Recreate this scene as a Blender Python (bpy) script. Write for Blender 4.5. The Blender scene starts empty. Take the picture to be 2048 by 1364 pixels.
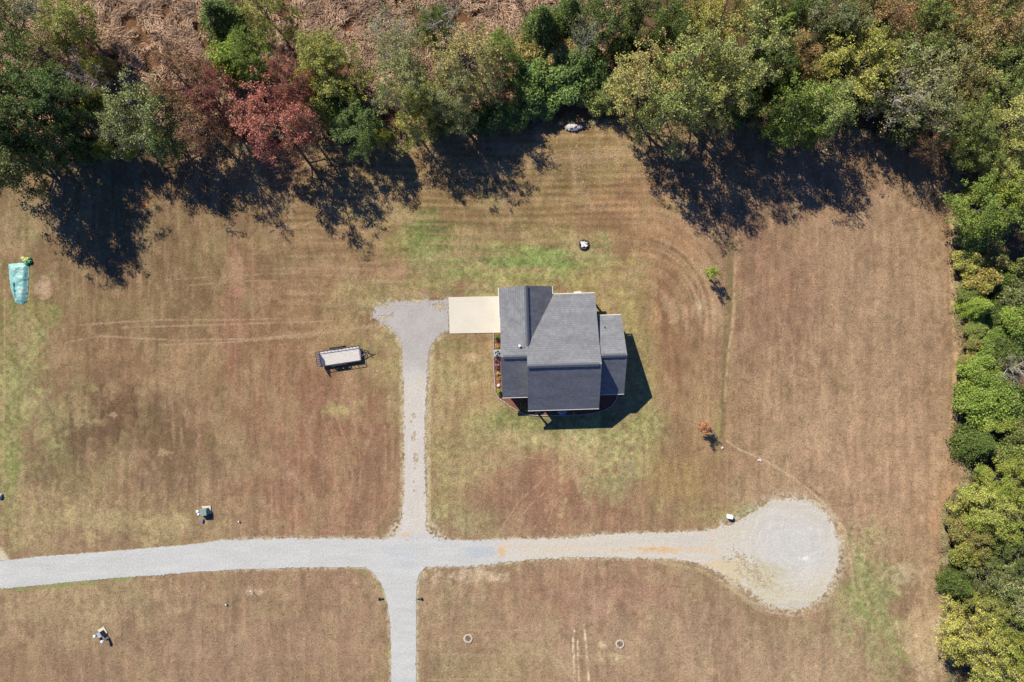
import bpy, math, random
import numpy as np
from mathutils import Vector, Matrix

# ------------------------------------------------------------------ camera, light
SC = bpy.context.scene
COL = SC.collection
H = 88.74                      # camera height, m
M = 0.065                      # metres per photograph pixel on the ground
cam_d = bpy.data.cameras.new('camera'); cam = bpy.data.objects.new('camera', cam_d); COL.objects.link(cam)
cam_d.sensor_width = 36; cam_d.lens = 24; cam_d.clip_start = 0.5; cam_d.clip_end = 5000
cam.location = (0, 0, H); cam.rotation_euler = (0, 0, 0)
SC.camera = cam
ELEV = math.radians(42); AZX, AZY = -0.615, 0.788          # the sun stands up-left of the picture
sun_dir = Vector((AZX*math.cos(ELEV), AZY*math.cos(ELEV), math.sin(ELEV))).normalized()
W = bpy.data.worlds.new("World"); SC.world = W; W.use_nodes = True
nt = W.node_tree; nt.nodes.clear()
sky = nt.nodes.new('ShaderNodeTexSky'); sky.sky_type = 'NISHITA'; sky.sun_disc = False
sky.sun_elevation = ELEV; sky.ozone_density = 4.0; sky.dust_density = 0.2; sky.sun_rotation = math.atan2(AZX, AZY) % (2*math.pi)
bg = nt.nodes.new('ShaderNodeBackground'); bg.inputs['Strength'].default_value = 0.05
ow = nt.nodes.new('ShaderNodeOutputWorld')
tint = nt.nodes.new('ShaderNodeMix'); tint.data_type = 'RGBA'; tint.blend_type = 'MULTIPLY'; tint.inputs[0].default_value = 1; tint.inputs[7].default_value = (.62, .95, 1.7, 1)
nt.links.new(sky.outputs[0], tint.inputs[6]); nt.links.new(tint.outputs[2], bg.inputs[0]); nt.links.new(bg.outputs[0], ow.inputs[0])
sd = bpy.data.lights.new('sun', 'SUN'); sd.energy = 5.0; sd.angle = math.radians(0.5); sd.color = (1, 0.94, 0.84)
so = bpy.data.objects.new('sun', sd); COL.objects.link(so); so.location = (-40, 50, 60)
so.rotation_euler = (-sun_dir).to_track_quat('-Z', 'Y').to_euler()
SC.view_settings.view_transform = 'Standard'; SC.view_settings.look = 'None'
SC.view_settings.gamma = 1; SC.view_settings.use_curve_mapping = False
SC.view_settings.exposure = 0.38
E = np.array([1.50, 1.51, 1.60])       # display brightness of a white ground in this light
SC.cycles.max_bounces = 5; SC.cycles.diffuse_bounces = 2; SC.cycles.transparent_max_bounces = 8

R0 = random.Random(7); NR = np.random.RandomState(11)
def G(px, py, z=0.0, h=0.0):           # ground point below a photo pixel of something h metres up
    k = 1 - h/H
    return Vector(((px-1024)*M*k, (682-py)*M*k, z))

# ------------------------------------------------------------------ numpy noise
_lat = NR.rand(8, 256, 256)
def vn(x, y, s, seed=0):
    L = _lat[seed % 8]; x = x/s+seed*17.3; y = y/s+seed*9.1
    xi = np.floor(x).astype(int); yi = np.floor(y).astype(int); fx = x-xi; fy = y-yi
    fx = fx*fx*(3-2*fx); fy = fy*fy*(3-2*fy)
    a = L[yi & 255, xi & 255]; b = L[yi & 255, (xi+1) & 255]; c = L[(yi+1) & 255, xi & 255]; d = L[(yi+1) & 255, (xi+1) & 255]
    return (a+(b-a)*fx)*(1-fy)+(c+(d-c)*fx)*fy
def fbm(x, y, s, seed=0, o=4):
    r = 0; a = .5; t = 0
    for i in range(o):
        r = r+a*vn(x, y, s, seed+i); t += a; a *= .6; s *= .5
    return r/t
def sstep(a, b, x):
    t = np.clip((x-a)/(b-a), 0, 1); return t*t*(3-2*t)
def lin(c):
    c = np.array(c, float)/255
    return np.where(c <= .04045, c/12.92, ((c+.055)/1.055)**2.4)
def alb(c):                            # photo colour of a sunlit flat surface -> its albedo
    return np.clip(lin(c)/E, 0, .85)
def polydist(px, py, pts):
    d = np.full(px.shape, 1e9)
    for (x0, y0), (x1, y1) in zip(pts[:-1], pts[1:]):
        vx, vy = x1-x0, y1-y0; t = np.clip(((px-x0)*vx+(py-y0)*vy)/(vx*vx+vy*vy+1e-9), 0, 1)
        d = np.minimum(d, np.hypot(px-x0-t*vx, py-y0-t*vy))
    return d
def sdf(px, py, poly):                 # <0 inside
    d = polydist(px, py, poly+[poly[0]]); ins = np.zeros(px.shape, bool)
    for (x0, y0), (x1, y1) in zip(poly, poly[1:]+[poly[0]]):
        c = (y0 > py) != (y1 > py)
        xs = (x1-x0)*(py-y0)/((y1-y0) if y1 != y0 else 1e-9)+x0
        ins ^= c & (px < xs)
    return np.where(ins, -d, d)

# ------------------------------------------------------------------ gravel outlines (photo pixels)
ROAD = [(-400,1166),(-200,1145),(0,1122),(80,1113),(150,1108),(300,1096),(400,1087),(440,1080),(500,1079),(600,1077),(700,1077),(760,1078),(880,1080),(1000,1079),(1100,1077),(1150,1076),(1200,1069),(1300,1066),(1380,1064),(1425,1060),
        (1425,1136),(1400,1128),(1380,1121),(1340,1117),(1300,1116),(1200,1115),(1120,1116),(1060,1119),(1000,1126),(950,1131),(860,1134),(855,1134),(722,1134),(700,1134),(600,1135),(500,1138),(400,1143),(300,1151),(200,1158),(150,1163),(60,1172),(0,1178),(-200,1202),(-400,1226)]
SROAD = [(722,1127),(745,1144),(762,1165),(773,1195),(780,1235),(782,1290),(783,1364),(785,1560),(835,1560),(832,1364),(832,1200),(834,1165),(838,1148),(858,1127)]
TURN = [(1416,1061),(1460,1050),(1490,1037),(1515,1018),(1545,1004),(1580,998),(1615,1003),(1645,1022),(1665,1050),(1676,1085),(1678,1115),(1670,1150),(1655,1180),(1630,1203),(1600,1216),(1570,1218),(1540,1208),(1510,1190),(1480,1168),(1450,1150),(1416,1135)]
DRIVE = [(764,1090),(768,1080),(786,1070),(800,1052),(806,1030),(808,1000),(809,900),(808,800),(806,720),(805,692),(793,668),(770,648),(749,635),(751,616),(775,606),(830,602),(897,601),(897,661),(880,668),(862,690),(856,720),(852,790),(849,860),(850,960),(853,1030),(851,1055),(862,1070),(885,1081),(888,1090)]
HOLES = [(828,832,3,5),(827,852,1.5,2),(829,869,2,6),(827,878,4,5),(832,916,4,10),(830,937,2,2),(828,963,1.5,2),(829,982,1.5,2),(822,843,1.5,2)]
SPUR = [(-30,1090),(0,1096),(10,1106),(20,1121),(-30,1128)]

# ------------------------------------------------------------------ ground colours (photo pixels, radii, colour, strength)
B = [ # (cx,cy,rx,ry,colour,strength,edge noise)
 (300,560,330,260,(130,106,78),.95,.7),(420,860,420,240,(152,121,92),.9,.7),(250,980,260,90,(140,116,84),.7,.9),
 (650,900,170,230,(154,115,90),.9,.5),(640,640,150,90,(158,126,94),.8,.9),
 (900,390,420,160,(150,125,88),.9,.6),(1180,330,160,110,(146,123,82),.8,.7),(1320,460,190,140,(165,130,97),.9,.6),
 (1670,560,300,300,(160,130,104),1,.6),(1560,620,120,220,(156,122,98),.7,.8),(1780,700,160,340,(170,142,113),.8,.8),
 (1640,900,320,190,(174,144,114),.9,.8),(1800,980,160,180,(180,145,115),.8,.9),
 (1370,930,170,190,(156,126,92),.9,.5),(1340,720,90,200,(154,120,90),.8,.5),(1100,990,230,120,(162,124,98),.9,.6),
 (1240,1260,500,160,(164,135,108),1,.5),(1160,1180,260,60,(160,124,99),.8,.7),(1600,1330,220,90,(176,148,118),.9,.7),
 (380,1270,440,130,(150,122,95),1,.5),(140,1220,170,60,(165,144,108),.6,1.2),(520,1310,200,80,(160,130,104),.8,.7),(690,1240,110,160,(160,128,102),.8,.5),
 (90,400,170,100,(140,118,86),.8,.9),(40,450,80,60,(150,130,98),.6,1),
(250,850,210,105,(108,85,63),1,.6),(110,900,110,90,(120,97,72),.85,.8),(340,940,150,50,(122,96,74),.7,1),(130,930,110,60,(122,100,74),.7,1),(420,930,90,50,(130,104,80),.6,1.1),(420,810,150,60,(150,122,92),.5,1.1),(380,720,170,50,(160,132,98),.6,.9),(330,930,160,60,(132,106,78),.6,1.1),(660,880,150,110,(148,110,86),.6,.8),(500,600,60,120,(140,110,84),.5,.8),(260,620,180,60,(144,122,88),.5,1),
 # greens and straws
 (40,720,75,240,(146,140,92),.85,.8),(20,900,26,200,(140,146,84),.8,.3),(60,620,70,40,(138,138,80),.7,.8),(110,800,70,60,(158,146,102),.6,1.3),(50,760,60,120,(160,154,106),.5,1.2),
 (60,1040,90,60,(168,152,106),.7,1.3),(270,1040,130,40,(168,148,104),.7,1.4),(180,960,60,50,(156,140,96),.5,1.4),(380,1090,120,20,(150,132,86),.5,1.2),(115,900,30,25,(140,138,90),.5,1.3),
 (20,560,60,60,(146,134,90),.6,1),(230,420,60,80,(128,112,76),.6,1),(100,1150,160,22,(148,136,88),.7,.9),(230,1190,90,40,(172,152,112),.6,1.3),
 (850,480,70,80,(118,132,74),.95,.6),(800,500,40,50,(148,140,88),.6,1),(880,540,70,40,(140,140,88),.7,.9),(730,440,70,40,(150,132,88),.5,1.2),(980,400,30,20,(140,136,90),.5,1),
 (1060,530,210,60,(146,150,94),1,.5),(1080,520,150,38,(134,150,88),.95,.5),(1040,560,120,25,(158,156,98),.7,.9),(1000,470,190,30,(150,138,92),.6,1),
 (730,590,60,35,(146,142,96),.7,.9),(680,600,80,30,(158,142,100),.5,1.3),(840,580,110,25,(160,144,100),.7,.9),(960,590,70,30,(168,160,112),.6,1.1),
 (1210,560,75,65,(168,150,100),.8,.7),(1200,500,45,35,(158,152,104),.6,.9),(1270,680,55,150,(168,156,104),.85,.5),(1290,780,42,130,(160,156,102),.8,.6),(1150,610,120,40,(172,154,102),.7,.7),
 (690,650,90,60,(170,146,106),.6,1.2),(760,640,60,40,(172,160,118),.5,1.1),(740,720,60,60,(166,150,104),.7,1.1),(790,760,22,140,(152,136,94),.6,.9),(670,820,40,18,(176,160,108),.8,1.3),
 (930,740,95,100,(172,150,108),.9,.5),(970,820,130,60,(178,158,112),.85,.7),(950,900,110,90,(176,158,112),.85,.9),(900,880,60,180,(170,156,106),.6,1),(880,1000,30,80,(160,146,96),.6,1.2),
 (905,690,50,16,(138,136,86),.6,.8),(965,745,30,40,(138,134,84),.5,1),(1020,840,70,28,(148,148,92),.8,.8),
 (1120,875,200,32,(178,168,116),.85,.6),(1190,870,110,28,(156,160,102),.8,.7),(1300,850,60,50,(162,160,104),.8,.8),(1210,920,110,50,(176,164,112),.8,1.1),(1250,945,55,40,(176,172,118),.8,.9),(1235,975,28,30,(182,182,126),.8,.6),
 (1150,840,190,32,(140,146,88),.7,.5),(940,1040,100,35,(162,154,108),.7,1.1),(1350,960,90,60,(158,134,84),.6,1),(1400,1020,90,25,(156,140,92),.6,.9),(1490,1020,45,16,(140,146,88),.8,1),(1450,1032,60,12,(152,144,94),.6,1.1),
 (1740,1180,70,110,(150,148,98),.8,.8),(1700,1240,50,70,(152,146,100),.6,1),(1780,1290,50,90,(158,154,102),.7,.9),(1720,1100,40,60,(176,164,120),.7,1.1),(1780,1150,60,30,(190,172,138),.7,1.2),
 (1850,1290,50,110,(198,172,134),.85,.8),(1860,1180,40,60,(190,160,126),.6,1),(1890,1050,30,80,(190,148,112),.6,1),
 (900,1190,110,45,(172,152,116),.6,1.4),(980,1210,70,50,(150,132,100),.5,1.4),(1000,1330,110,45,(166,148,106),.7,1),(880,1330,40,50,(140,122,92),.6,1.1),(770,1310,14,50,(160,148,96),.7,1),(766,1200,10,50,(176,156,108),.7,1),
 (1550,1230,110,18,(160,122,92),.5,.9),(1690,1120,14,90,(156,126,98),.7,.7),(1500,1200,90,40,(150,130,98),.5,1),(1590,1270,120,30,(152,134,98),.5,1.1),
 (1110,1000,150,70,(150,110,86),.75,.8),(640,960,160,110,(148,108,84),.7,.7),(540,720,110,120,(148,114,86),.6,.9),(1330,700,60,160,(150,112,86),.6,.7),(1080,1200,200,50,(154,116,92),.5,.9),(170,1040,120,30,(176,160,114),.7,1.2),(330,1050,110,30,(174,156,112),.7,1.3),
 (1740,1170,50,100,(148,152,96),.8,.7),(900,760,50,60,(180,166,118),.6,1.1),(1180,890,90,24,(184,176,122),.7,.9),(1210,960,60,40,(180,174,120),.6,1),
 # bare earth
 (944,716,24,11,(204,176,140),.9,.5),(960,790,40,30,(156,124,92),.6,1.1),(900,830,30,60,(160,130,98),.5,1.1),(1030,960,60,30,(152,112,88),.5,1),(1100,940,40,40,(158,118,92),.6,1),(85,577,24,26,(196,168,138),.95,.5),(285,408,16,10,(205,120,70),.8,1),(465,640,22,160,(150,104,86),.6,.8),(475,560,16,60,(168,122,106),.5,1.2),
 (1385,620,60,30,(188,158,126),.55,1.3),(1403,612,10,16,(198,184,146),.7,1),(1200,1140,60,14,(176,144,116),.4,1.4),(950,1150,70,12,(222,200,168),.55,1.8),(1190,1200,40,30,(186,152,128),.5,1.6),
 (1200,1287,14,8,(222,205,160),.6,1.6),(1195,1320,16,10,(214,196,150),.5,1.8),(1230,1318,18,8,(214,196,150),.5,1.8),(335,905,16,6,(196,164,128),.6,1.6),(225,830,12,5,(206,180,144),.6,1.8),(575,950,24,14,(192,158,128),.5,1.8),(507,1183,16,9,(205,182,146),.6,1.6),
 (1890,1252,22,16,(222,200,178),.9,.8),(950,946,5,5,(205,186,134),.6,1),(1410,850,12,10,(180,146,126),.5,1),
 (1550,1060,170,20,(170,145,110),.0,.1)]
STROKES = [
 ([(10,1181),(130,1171),(190,1166)],4,(140,150,92),.6,.6),([(225,1158),(265,1156)],4,(140,152,90),.7,.5),([(700,1137),(745,1150),(765,1180)],4,(150,152,96),.5,.7),([(1000,1129),(1060,1122),(1130,1119)],3,(150,134,96),.5,.8),([(840,1140),(838,1200),(837,1364)],3,(146,136,100),.5,.8),
 ([(801,690),(803,860),(803,1020)],3,(184,168,124),.55,.7),([(862,715),(858,850),(858,1040)],3.5,(196,180,136),.65,.6),([(1300,1120),(1400,1140),(1460,1175),(1520,1222)],4,(190,168,128),.6,.6), # (points, width, colour, strength, break-up)
 ([(1462,480),(1460,560),(1454,650),(1450,760),(1442,870)],7,(126,112,78),.8,.4),
 ([(1470,520),(1468,620),(1456,720),(1450,800)],3,(196,168,128),.6,.8),
 ([(1452,880),(1480,900),(1520,915),(1570,945),(1610,972),(1645,1003),(1690,1060),(1700,1110),(1712,1200)],2.4,(206,178,144),.62,.6),
 ([(1600,962),(1620,975),(1640,992)],2.5,(120,98,72),.6,.6),
 ([(1440,820),(1436,870)],4,(160,148,96),.7,.6),([(1438,880),(1438,930)],3,(160,146,96),.6,.8),
 ([(1700,1170),(1720,1215),(1750,1250),(1790,1290),(1820,1330)],6,(136,150,82),.5,.8),
 ([(1705,1235),(1695,1250),(1680,1280)],3,(186,160,128),.3,.9),
 ([(160,650),(300,640),(450,640),(560,637)],1.3,(176,146,116),.5,.6),([(240,655),(420,650),(600,644),(700,640)],1.3,(176,146,116),.5,.6),
 ([(130,685),(200,672),(350,680),(500,678),(700,660)],1.5,(178,150,118),.5,.6),([(320,690),(450,685),(620,672),(740,652)],1.3,(178,150,118),.5,.6),
 ([(330,560),(480,550),(650,545)],1.2,(170,140,112),.4,.8),([(380,570),(500,562),(640,560)],1.2,(170,140,112),.4,.8),
 ([(645,830),(665,900),(672,960),(668,1010),(650,1050)],1.4,(178,142,114),.5,.7),([(668,820),(690,880),(705,950),(700,1000),(675,1045)],1.4,(178,142,114),.5,.7),
 ([(700,800),(712,860),(722,930),(718,990),(700,1030)],1.2,(178,142,114),.4,.8),([(780,830),(786,900),(785,970),(776,1020),(752,1050)],2.5,(176,140,112),.45,.7),
 ([(770,850),(772,920),(768,980),(756,1020),(735,1050)],1.4,(176,140,112),.4,.7),([(640,1040),(690,1050),(740,1045)],1.3,(174,140,112),.4,.8),([(640,1060),(690,1064),(750,1060)],1.3,(174,140,112),.4,.8),
 ([(1000,1060),(1040,1000),(1080,965),(1115,930)],1.6,(182,146,118),.45,.8),([(1020,1062),(1060,1010),(1095,980),(1120,960)],1.6,(182,146,118),.45,.8),([(1090,1060),(1105,1020),(1122,990)],1.6,(186,150,120),.45,.7),([(1065,1062),(1090,1020),(1108,1000)],1.4,(182,146,118),.4,.8),
 ([(900,920),(960,910),(1030,912),(1100,920)],1.5,(182,146,116),.4,.8),([(1124,875),(1122,940),(1124,990),(1123,1030)],5,(196,170,128),.55,.9),([(1148,880),(1152,930),(1158,980)],4,(188,152,124),.45,.9),
 ([(1130,1000),(1122,1032)],4,(194,184,130),.7,.8),
 ([(1148,1262),(1146,1285),(1150,1364)],2.2,(228,206,168),.8,.85),([(1155,1280),(1158,1364)],1.2,(220,196,160),.6,.8),([(1168,1250),(1172,1290),(1178,1364)],2,(228,206,168),.8,.8),
 ([(1070,1275),(1095,1305),(1120,1325),(1150,1364)],2.4,(190,170,138),.6,.6),([(1090,1320),(1120,1340)],8,(184,166,132),.4,1),
 ([(880,1308),(960,1310),(1040,1307),(1100,1310)],1.0,(190,164,132),.22,.8),([(930,1262),(1000,1262),(1060,1260)],1.0,(190,164,132),.22,.8),([(860,1360),(960,1358),(1080,1362)],1.2,(186,168,128),.25,.8),
 ([(1380,500),(1395,560),(1398,600)],1.2,(190,156,128),.3,.8),([(540,460),(600,452),(640,440)],3,(176,148,114),.5,1),
 ([(1440,1160),(1480,1190),(1530,1222),(1590,1232),(1640,1222)],2,(196,166,132),.45,.8),
 ([(1655,1010),(1680,1050),(1692,1100)],3,(206,182,142),.5,.9),([(8,560),(9,700),(7,900),(8,960)],1.2,(174,156,112),.5,.6),
 ([(505,480),(505,760)],1.2,(166,136,108),.4,.7),([(470,470),(470,740)],1.4,(168,130,110),.45,.8),([(300,1000),(330,960)],1.2,(164,136,108),.5,.7),([(120,1060),(160,1010),(205,955)],1.3,(164,136,106),.4,.8),([(130,1066),(175,1015)],1.3,(164,136,106),.4,.8),
 ([(1906,380),(1904,520),(1906,620),(1912,700),(1905,860)],5,(200,170,126),.7,.8),
]
def gravel_masks(px, py):
    n1 = fbm(px, py, 9, 3, 3)-.5; n2 = vn(px, py, 2.4, 5)-.5; n3 = fbm(px, py, 4, 1, 2)-.5
    nf = n1*6+n2*3
    ds = sdf(px, py, DRIVE); dt = sdf(px, py, TURN); dr = sdf(px, py, ROAD); d2 = sdf(px, py, SROAD)
    rag = .25+sstep(430, 560, px)*np.where(py < 1105, 1, sstep(830, 900, px))
    r = dr+nf*(.35+.55*rag)+n3*3*rag; s = d2+nf*.35
    amp = 1+1.2*sstep(850, 760, px)*sstep(700, 660, py)+1.5*sstep(1040, 1070, py)
    t = dt+nf*1.6+n3*9
    blob = np.hypot((px-1492)/62, (py-1128)/34)
    rot = np.hypot(((px-1500)*.8+(py-1140)*.6)/80, ((py-1140)*.8-(px-1500)*.6)/26)
    t = np.where((rot < 1.2) & (fbm(px, py, 5, 2, 3) > .43+.35*rot*rot), 5, t)
    v = ds+nf*.9*amp+n3*5*amp
    for (hx, hy, rx, ry) in HOLES:
        v = np.where(np.hypot((px-hx)/rx, (py-hy)/ry)+n2*1.3 < 1, 5, v)
    for (hx, hy, rx, ry) in [(878,612,13,7),(771,612,7,3),(766,634,8,3),(835,605,6,3),(785,630,4,4)]:
        v = np.where(np.hypot((px-hx)/rx, (py-hy)/ry)+n2*1.2+n3*1.5 < 1, 5, v)
    return r, s, t, v, np.minimum(np.minimum(dr, d2), np.minimum(ds, dt))

def ground_color(px, py):
    n = fbm(px, py, 90, 0, 5)[..., None]
    c = alb((150,122,92))*(.85+.3*n)
    nse = fbm(px, py, 34, 2, 5)-.5; fine = fbm(px, py, 9, 4, 4)-.5
    for (cx, cy, rx, ry, col, st, en) in B:
        dx = (px-cx)/rx; dy = (py-cy)/ry
        m = (np.abs(dx) < 2) & (np.abs(dy) < 2)
        if not m.any(): continue
        d = np.hypot(dx[m], dy[m])
        w = sstep(1.25, .35, d-(nse[m]*1.9+fine[m]*1.5)*en)*st
        c[m] = c[m]*(1-w[:, None])+alb(col)*w[:, None]
    # streaks of the mower: east-west north of the house, circling at the corner, north-south elsewhere
    hz = vn(px, py*9, 90, 1)*.5+vn(px, py*7, 50, 6)*.5; vt = vn(px*9, py, 90, 2)*.5+vn(px*7, py, 45, 3)*.5
    cx, cy = 1275, 640
    rr = np.where(py < cy, np.hypot((px-cx)*1.0, (py-cy)*.9), np.abs(px-cx))
    ar = vn(rr*9, np.arctan2(py-cy, px-cx)*60, 60, 4)
    whz = sstep(470, 600, px)*sstep(1330, 1250, px)*sstep(740, 640, py); war = sstep(1250, 1330, px)*sstep(1490, 1440, px)*sstep(280, 340, py)*sstep(760, 640, py)
    st = vt*(1-whz)*(1-war)+hz*whz*(1-war)+ar*war
    reg = .42+.16*whz*sstep(560, 500, py)+.22*war
    band = np.sin((py+4*np.sin(px/90))*2*math.pi/13.5)*whz*sstep(480, 420, py)
    c = c*(1+(st-.5)*reg*1.1+band*.15)[..., None]
    ln = sstep(.60, .80, vn(px*11, py, 60, 5))*(1-whz)*(1-war)*sstep(.42, .6, fbm(px, py, 60, 6, 2))*.30
    ln = ln+sstep(.60, .80, vn(px, py*11, 70, 5))*whz*.42
    c = c*(1-ln[..., None])+alb((184,152,120))*ln[..., None]
    arc = sstep(.62, .8, vn(rr*9, np.arctan2(py-cy, px-cx)*60+7, 34, 6))*war*sstep(80, 120, rr)
    c = c*(1-arc[..., None]*.38)+alb((196,162,132))*arc[..., None]*.38
    # coarse mottling
    g1 = fbm(px, py, 18, 5, 5)-.5; g2 = fbm(px*1.25, py*.8, 46, 7, 6); g3 = fbm(px, py, 70, 2, 6); g4 = fbm(px*1.3, py*.7, 30, 4, 5)
    c = c*(1+g1*.55)[..., None]
    calm = 1-.55*sstep(1450, 1520, px)*sstep(1000, 900, py)
    w = sstep(.55, .66, g2)*.24*calm; c = c*(1-w[..., None])+alb((178,160,116))*w[..., None]
    w = sstep(.46, .33, g2)*.24*calm; c = c*(1-w[..., None])+alb((122,92,68))*w[..., None]
    w = sstep(.57, .68, g3)*.10*calm; c = c*(1-w[..., None])+alb((140,136,88))*w[..., None]
    w = sstep(.58, .70, g4)*.30; c = c*(1-w[..., None])+alb((188,158,126))*w[..., None]
    haze = (sstep(650, 1150, py)*.11)[..., None]; c = c*(1-haze)+alb((196,176,150))*haze  # hazy brightness painted into the lawn colour, stronger towards the bottom
    yel = np.clip((c[..., 1]/(c[..., 0]+1e-6)-.66)/.22, 0, 1); f2 = fbm(px, py, 7, 6, 3)-.5; f3 = vn(px*3, py*.6, 14, 2)-.5
    c = c*(1+f2*(.25+.75*yel)+f3*.16*(1-yel))[..., None]
    dk = fbm(px, py, 5, 1, 3); w = sstep(.64, .74, dk)*.35; c = c*(1-w[..., None])+alb((104,84,60))*w[..., None]
    brk = fbm(px, py, 8, 3, 3)
    for pts, wd, col, sg, bk in STROKES:
        xs = [p[0] for p in pts]; ys = [p[1] for p in pts]
        m = (px > min(xs)-wd*4) & (px < max(xs)+wd*4) & (py > min(ys)-wd*4) & (py < max(ys)+wd*4)
        if not m.any(): continue
        d = polydist(px[m], py[m], pts)
        w = sstep(1.6, .4, d/max(wd, 1.7))*min(1, sg*(1.7 if wd < 2 else 1.1))*(1-bk+bk*sstep(.38, .6, brk[m])*1.3)
        w = np.clip(w, 0, 1)
        c[m] = c[m]*(1-w[:, None])+alb(col)*w[:, None]
    # dust and stray gravel beside the roads
    r, s, t, v, dmin = gravel_masks(px, py)
    dt = sdf(px, py, TURN); spk = fbm(px, py, 5, 6, 3)
    w = sstep(9, 0, dmin)*sstep(.40, .62, spk)*.75*sstep(380, 520, px)
    w = np.maximum(w, sstep(26, -2, dt)*sstep(.38, .60, spk)*.9*(px > 1430))
    w = np.maximum(w, sstep(14, 3, np.abs(sdf(px, py, DRIVE)))*sstep(.46, .60, spk)*.5)
    w = np.maximum(w, sstep(1.5, -1.5, dmin)*.5)
    dj = np.minimum(polydist(px, py, [(785,1075),(800,1050)]), polydist(px, py, [(850,1050),(885,1082)]))
    w = np.maximum(w, sstep(22, 4, dj)*sstep(.42, .55, spk)*.9)
    w = np.maximum(w, sstep(4, -3, sdf(px, py, SPUR)+nse*8)*.9)
    w = np.clip(w, 0, 1)[..., None]
    c = c*(1-w)+alb((214,202,176))*w
    # wood floor: leaf litter under the trees
    wl = np.maximum(sstep(0, -25, py-WOOD(px)), sstep(0, 18, px-WOODX(py))); wl = (wl*.9)[..., None]
    lit = alb((104,82,60))*(.75+.5*fbm(px, py, 8, 1, 3))[..., None]
    mead = alb((118,84,60))*(.8+.4*fbm(px, py, 12, 2, 3))[..., None]
    wm = sstep(1300, 1200, px)[..., None]
    return np.clip(c*(1-wl)+(lit*(1-wm)+mead*wm)*wl, .01, .8)
def WOOD(px):                          # lower border of the woods along the top of the photo
    return np.interp(px, [-400,0,150,330,470,600,740,900,1000,1100,1240,1400,1550,1700,1850,1910,2500], [380,350,330,300,300,310,270,265,262,250,252,262,268,272,290,330,330])
def WOODX(py):                         # left border of the woods along the right of the photo
    return np.interp(py, [-300,250,330,500,640,700,800,880,950,1010,1100,1200,1364,1700], [1915,1905,1908,1905,1912,1925,1908,1915,1935,1890,1885,1885,1900,1900])

# ------------------------------------------------------------------ mesh helpers
def tag(o, label=None, cat=None, group=None, kind=None):
    if label: o['label'] = label
    if cat: o['category'] = cat
    if group: o['group'] = group
    if kind: o['kind'] = kind
    return o
def mesh_np(name, V, F, mat, smooth=False):
    me = bpy.data.meshes.new(name); V = np.asarray(V, np.float32); F = np.asarray(F, np.int32); k = F.shape[1]
    me.vertices.add(len(V)); me.vertices.foreach_set('co', V.ravel())
    me.loops.add(F.size); me.loops.foreach_set('vertex_index', F.ravel())
    me.polygons.add(len(F)); me.polygons.foreach_set('loop_start', np.arange(0, F.size, k, dtype=np.int32))
    me.polygons.foreach_set('loop_total', np.full(len(F), k, np.int32))
    if smooth: me.polygons.foreach_set('use_smooth', np.ones(len(F), bool))
    me.update(); me.validate()
    if mat: me.materials.append(mat)
    return me
def vcol(me, col, name='tint'):
    a = me.color_attributes.new(name, 'FLOAT_COLOR', 'POINT')
    c = np.ones((len(me.vertices), 4), np.float32); c[:, :3] = col; a.data.foreach_set('color', c.ravel())
def link(name, me, parent=None, loc=None):
    o = bpy.data.objects.new(name, me); COL.objects.link(o)
    if parent: o.parent = parent
    if loc is not None: o.location = loc
    return o
def empty(name, loc, rz=0, label=None, cat=None, group=None):
    o = bpy.data.objects.new(name, None); COL.objects.link(o); o.location = loc; o.rotation_euler = (0, 0, rz); o.empty_display_size = .3
    return tag(o, label, cat, group)
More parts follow.
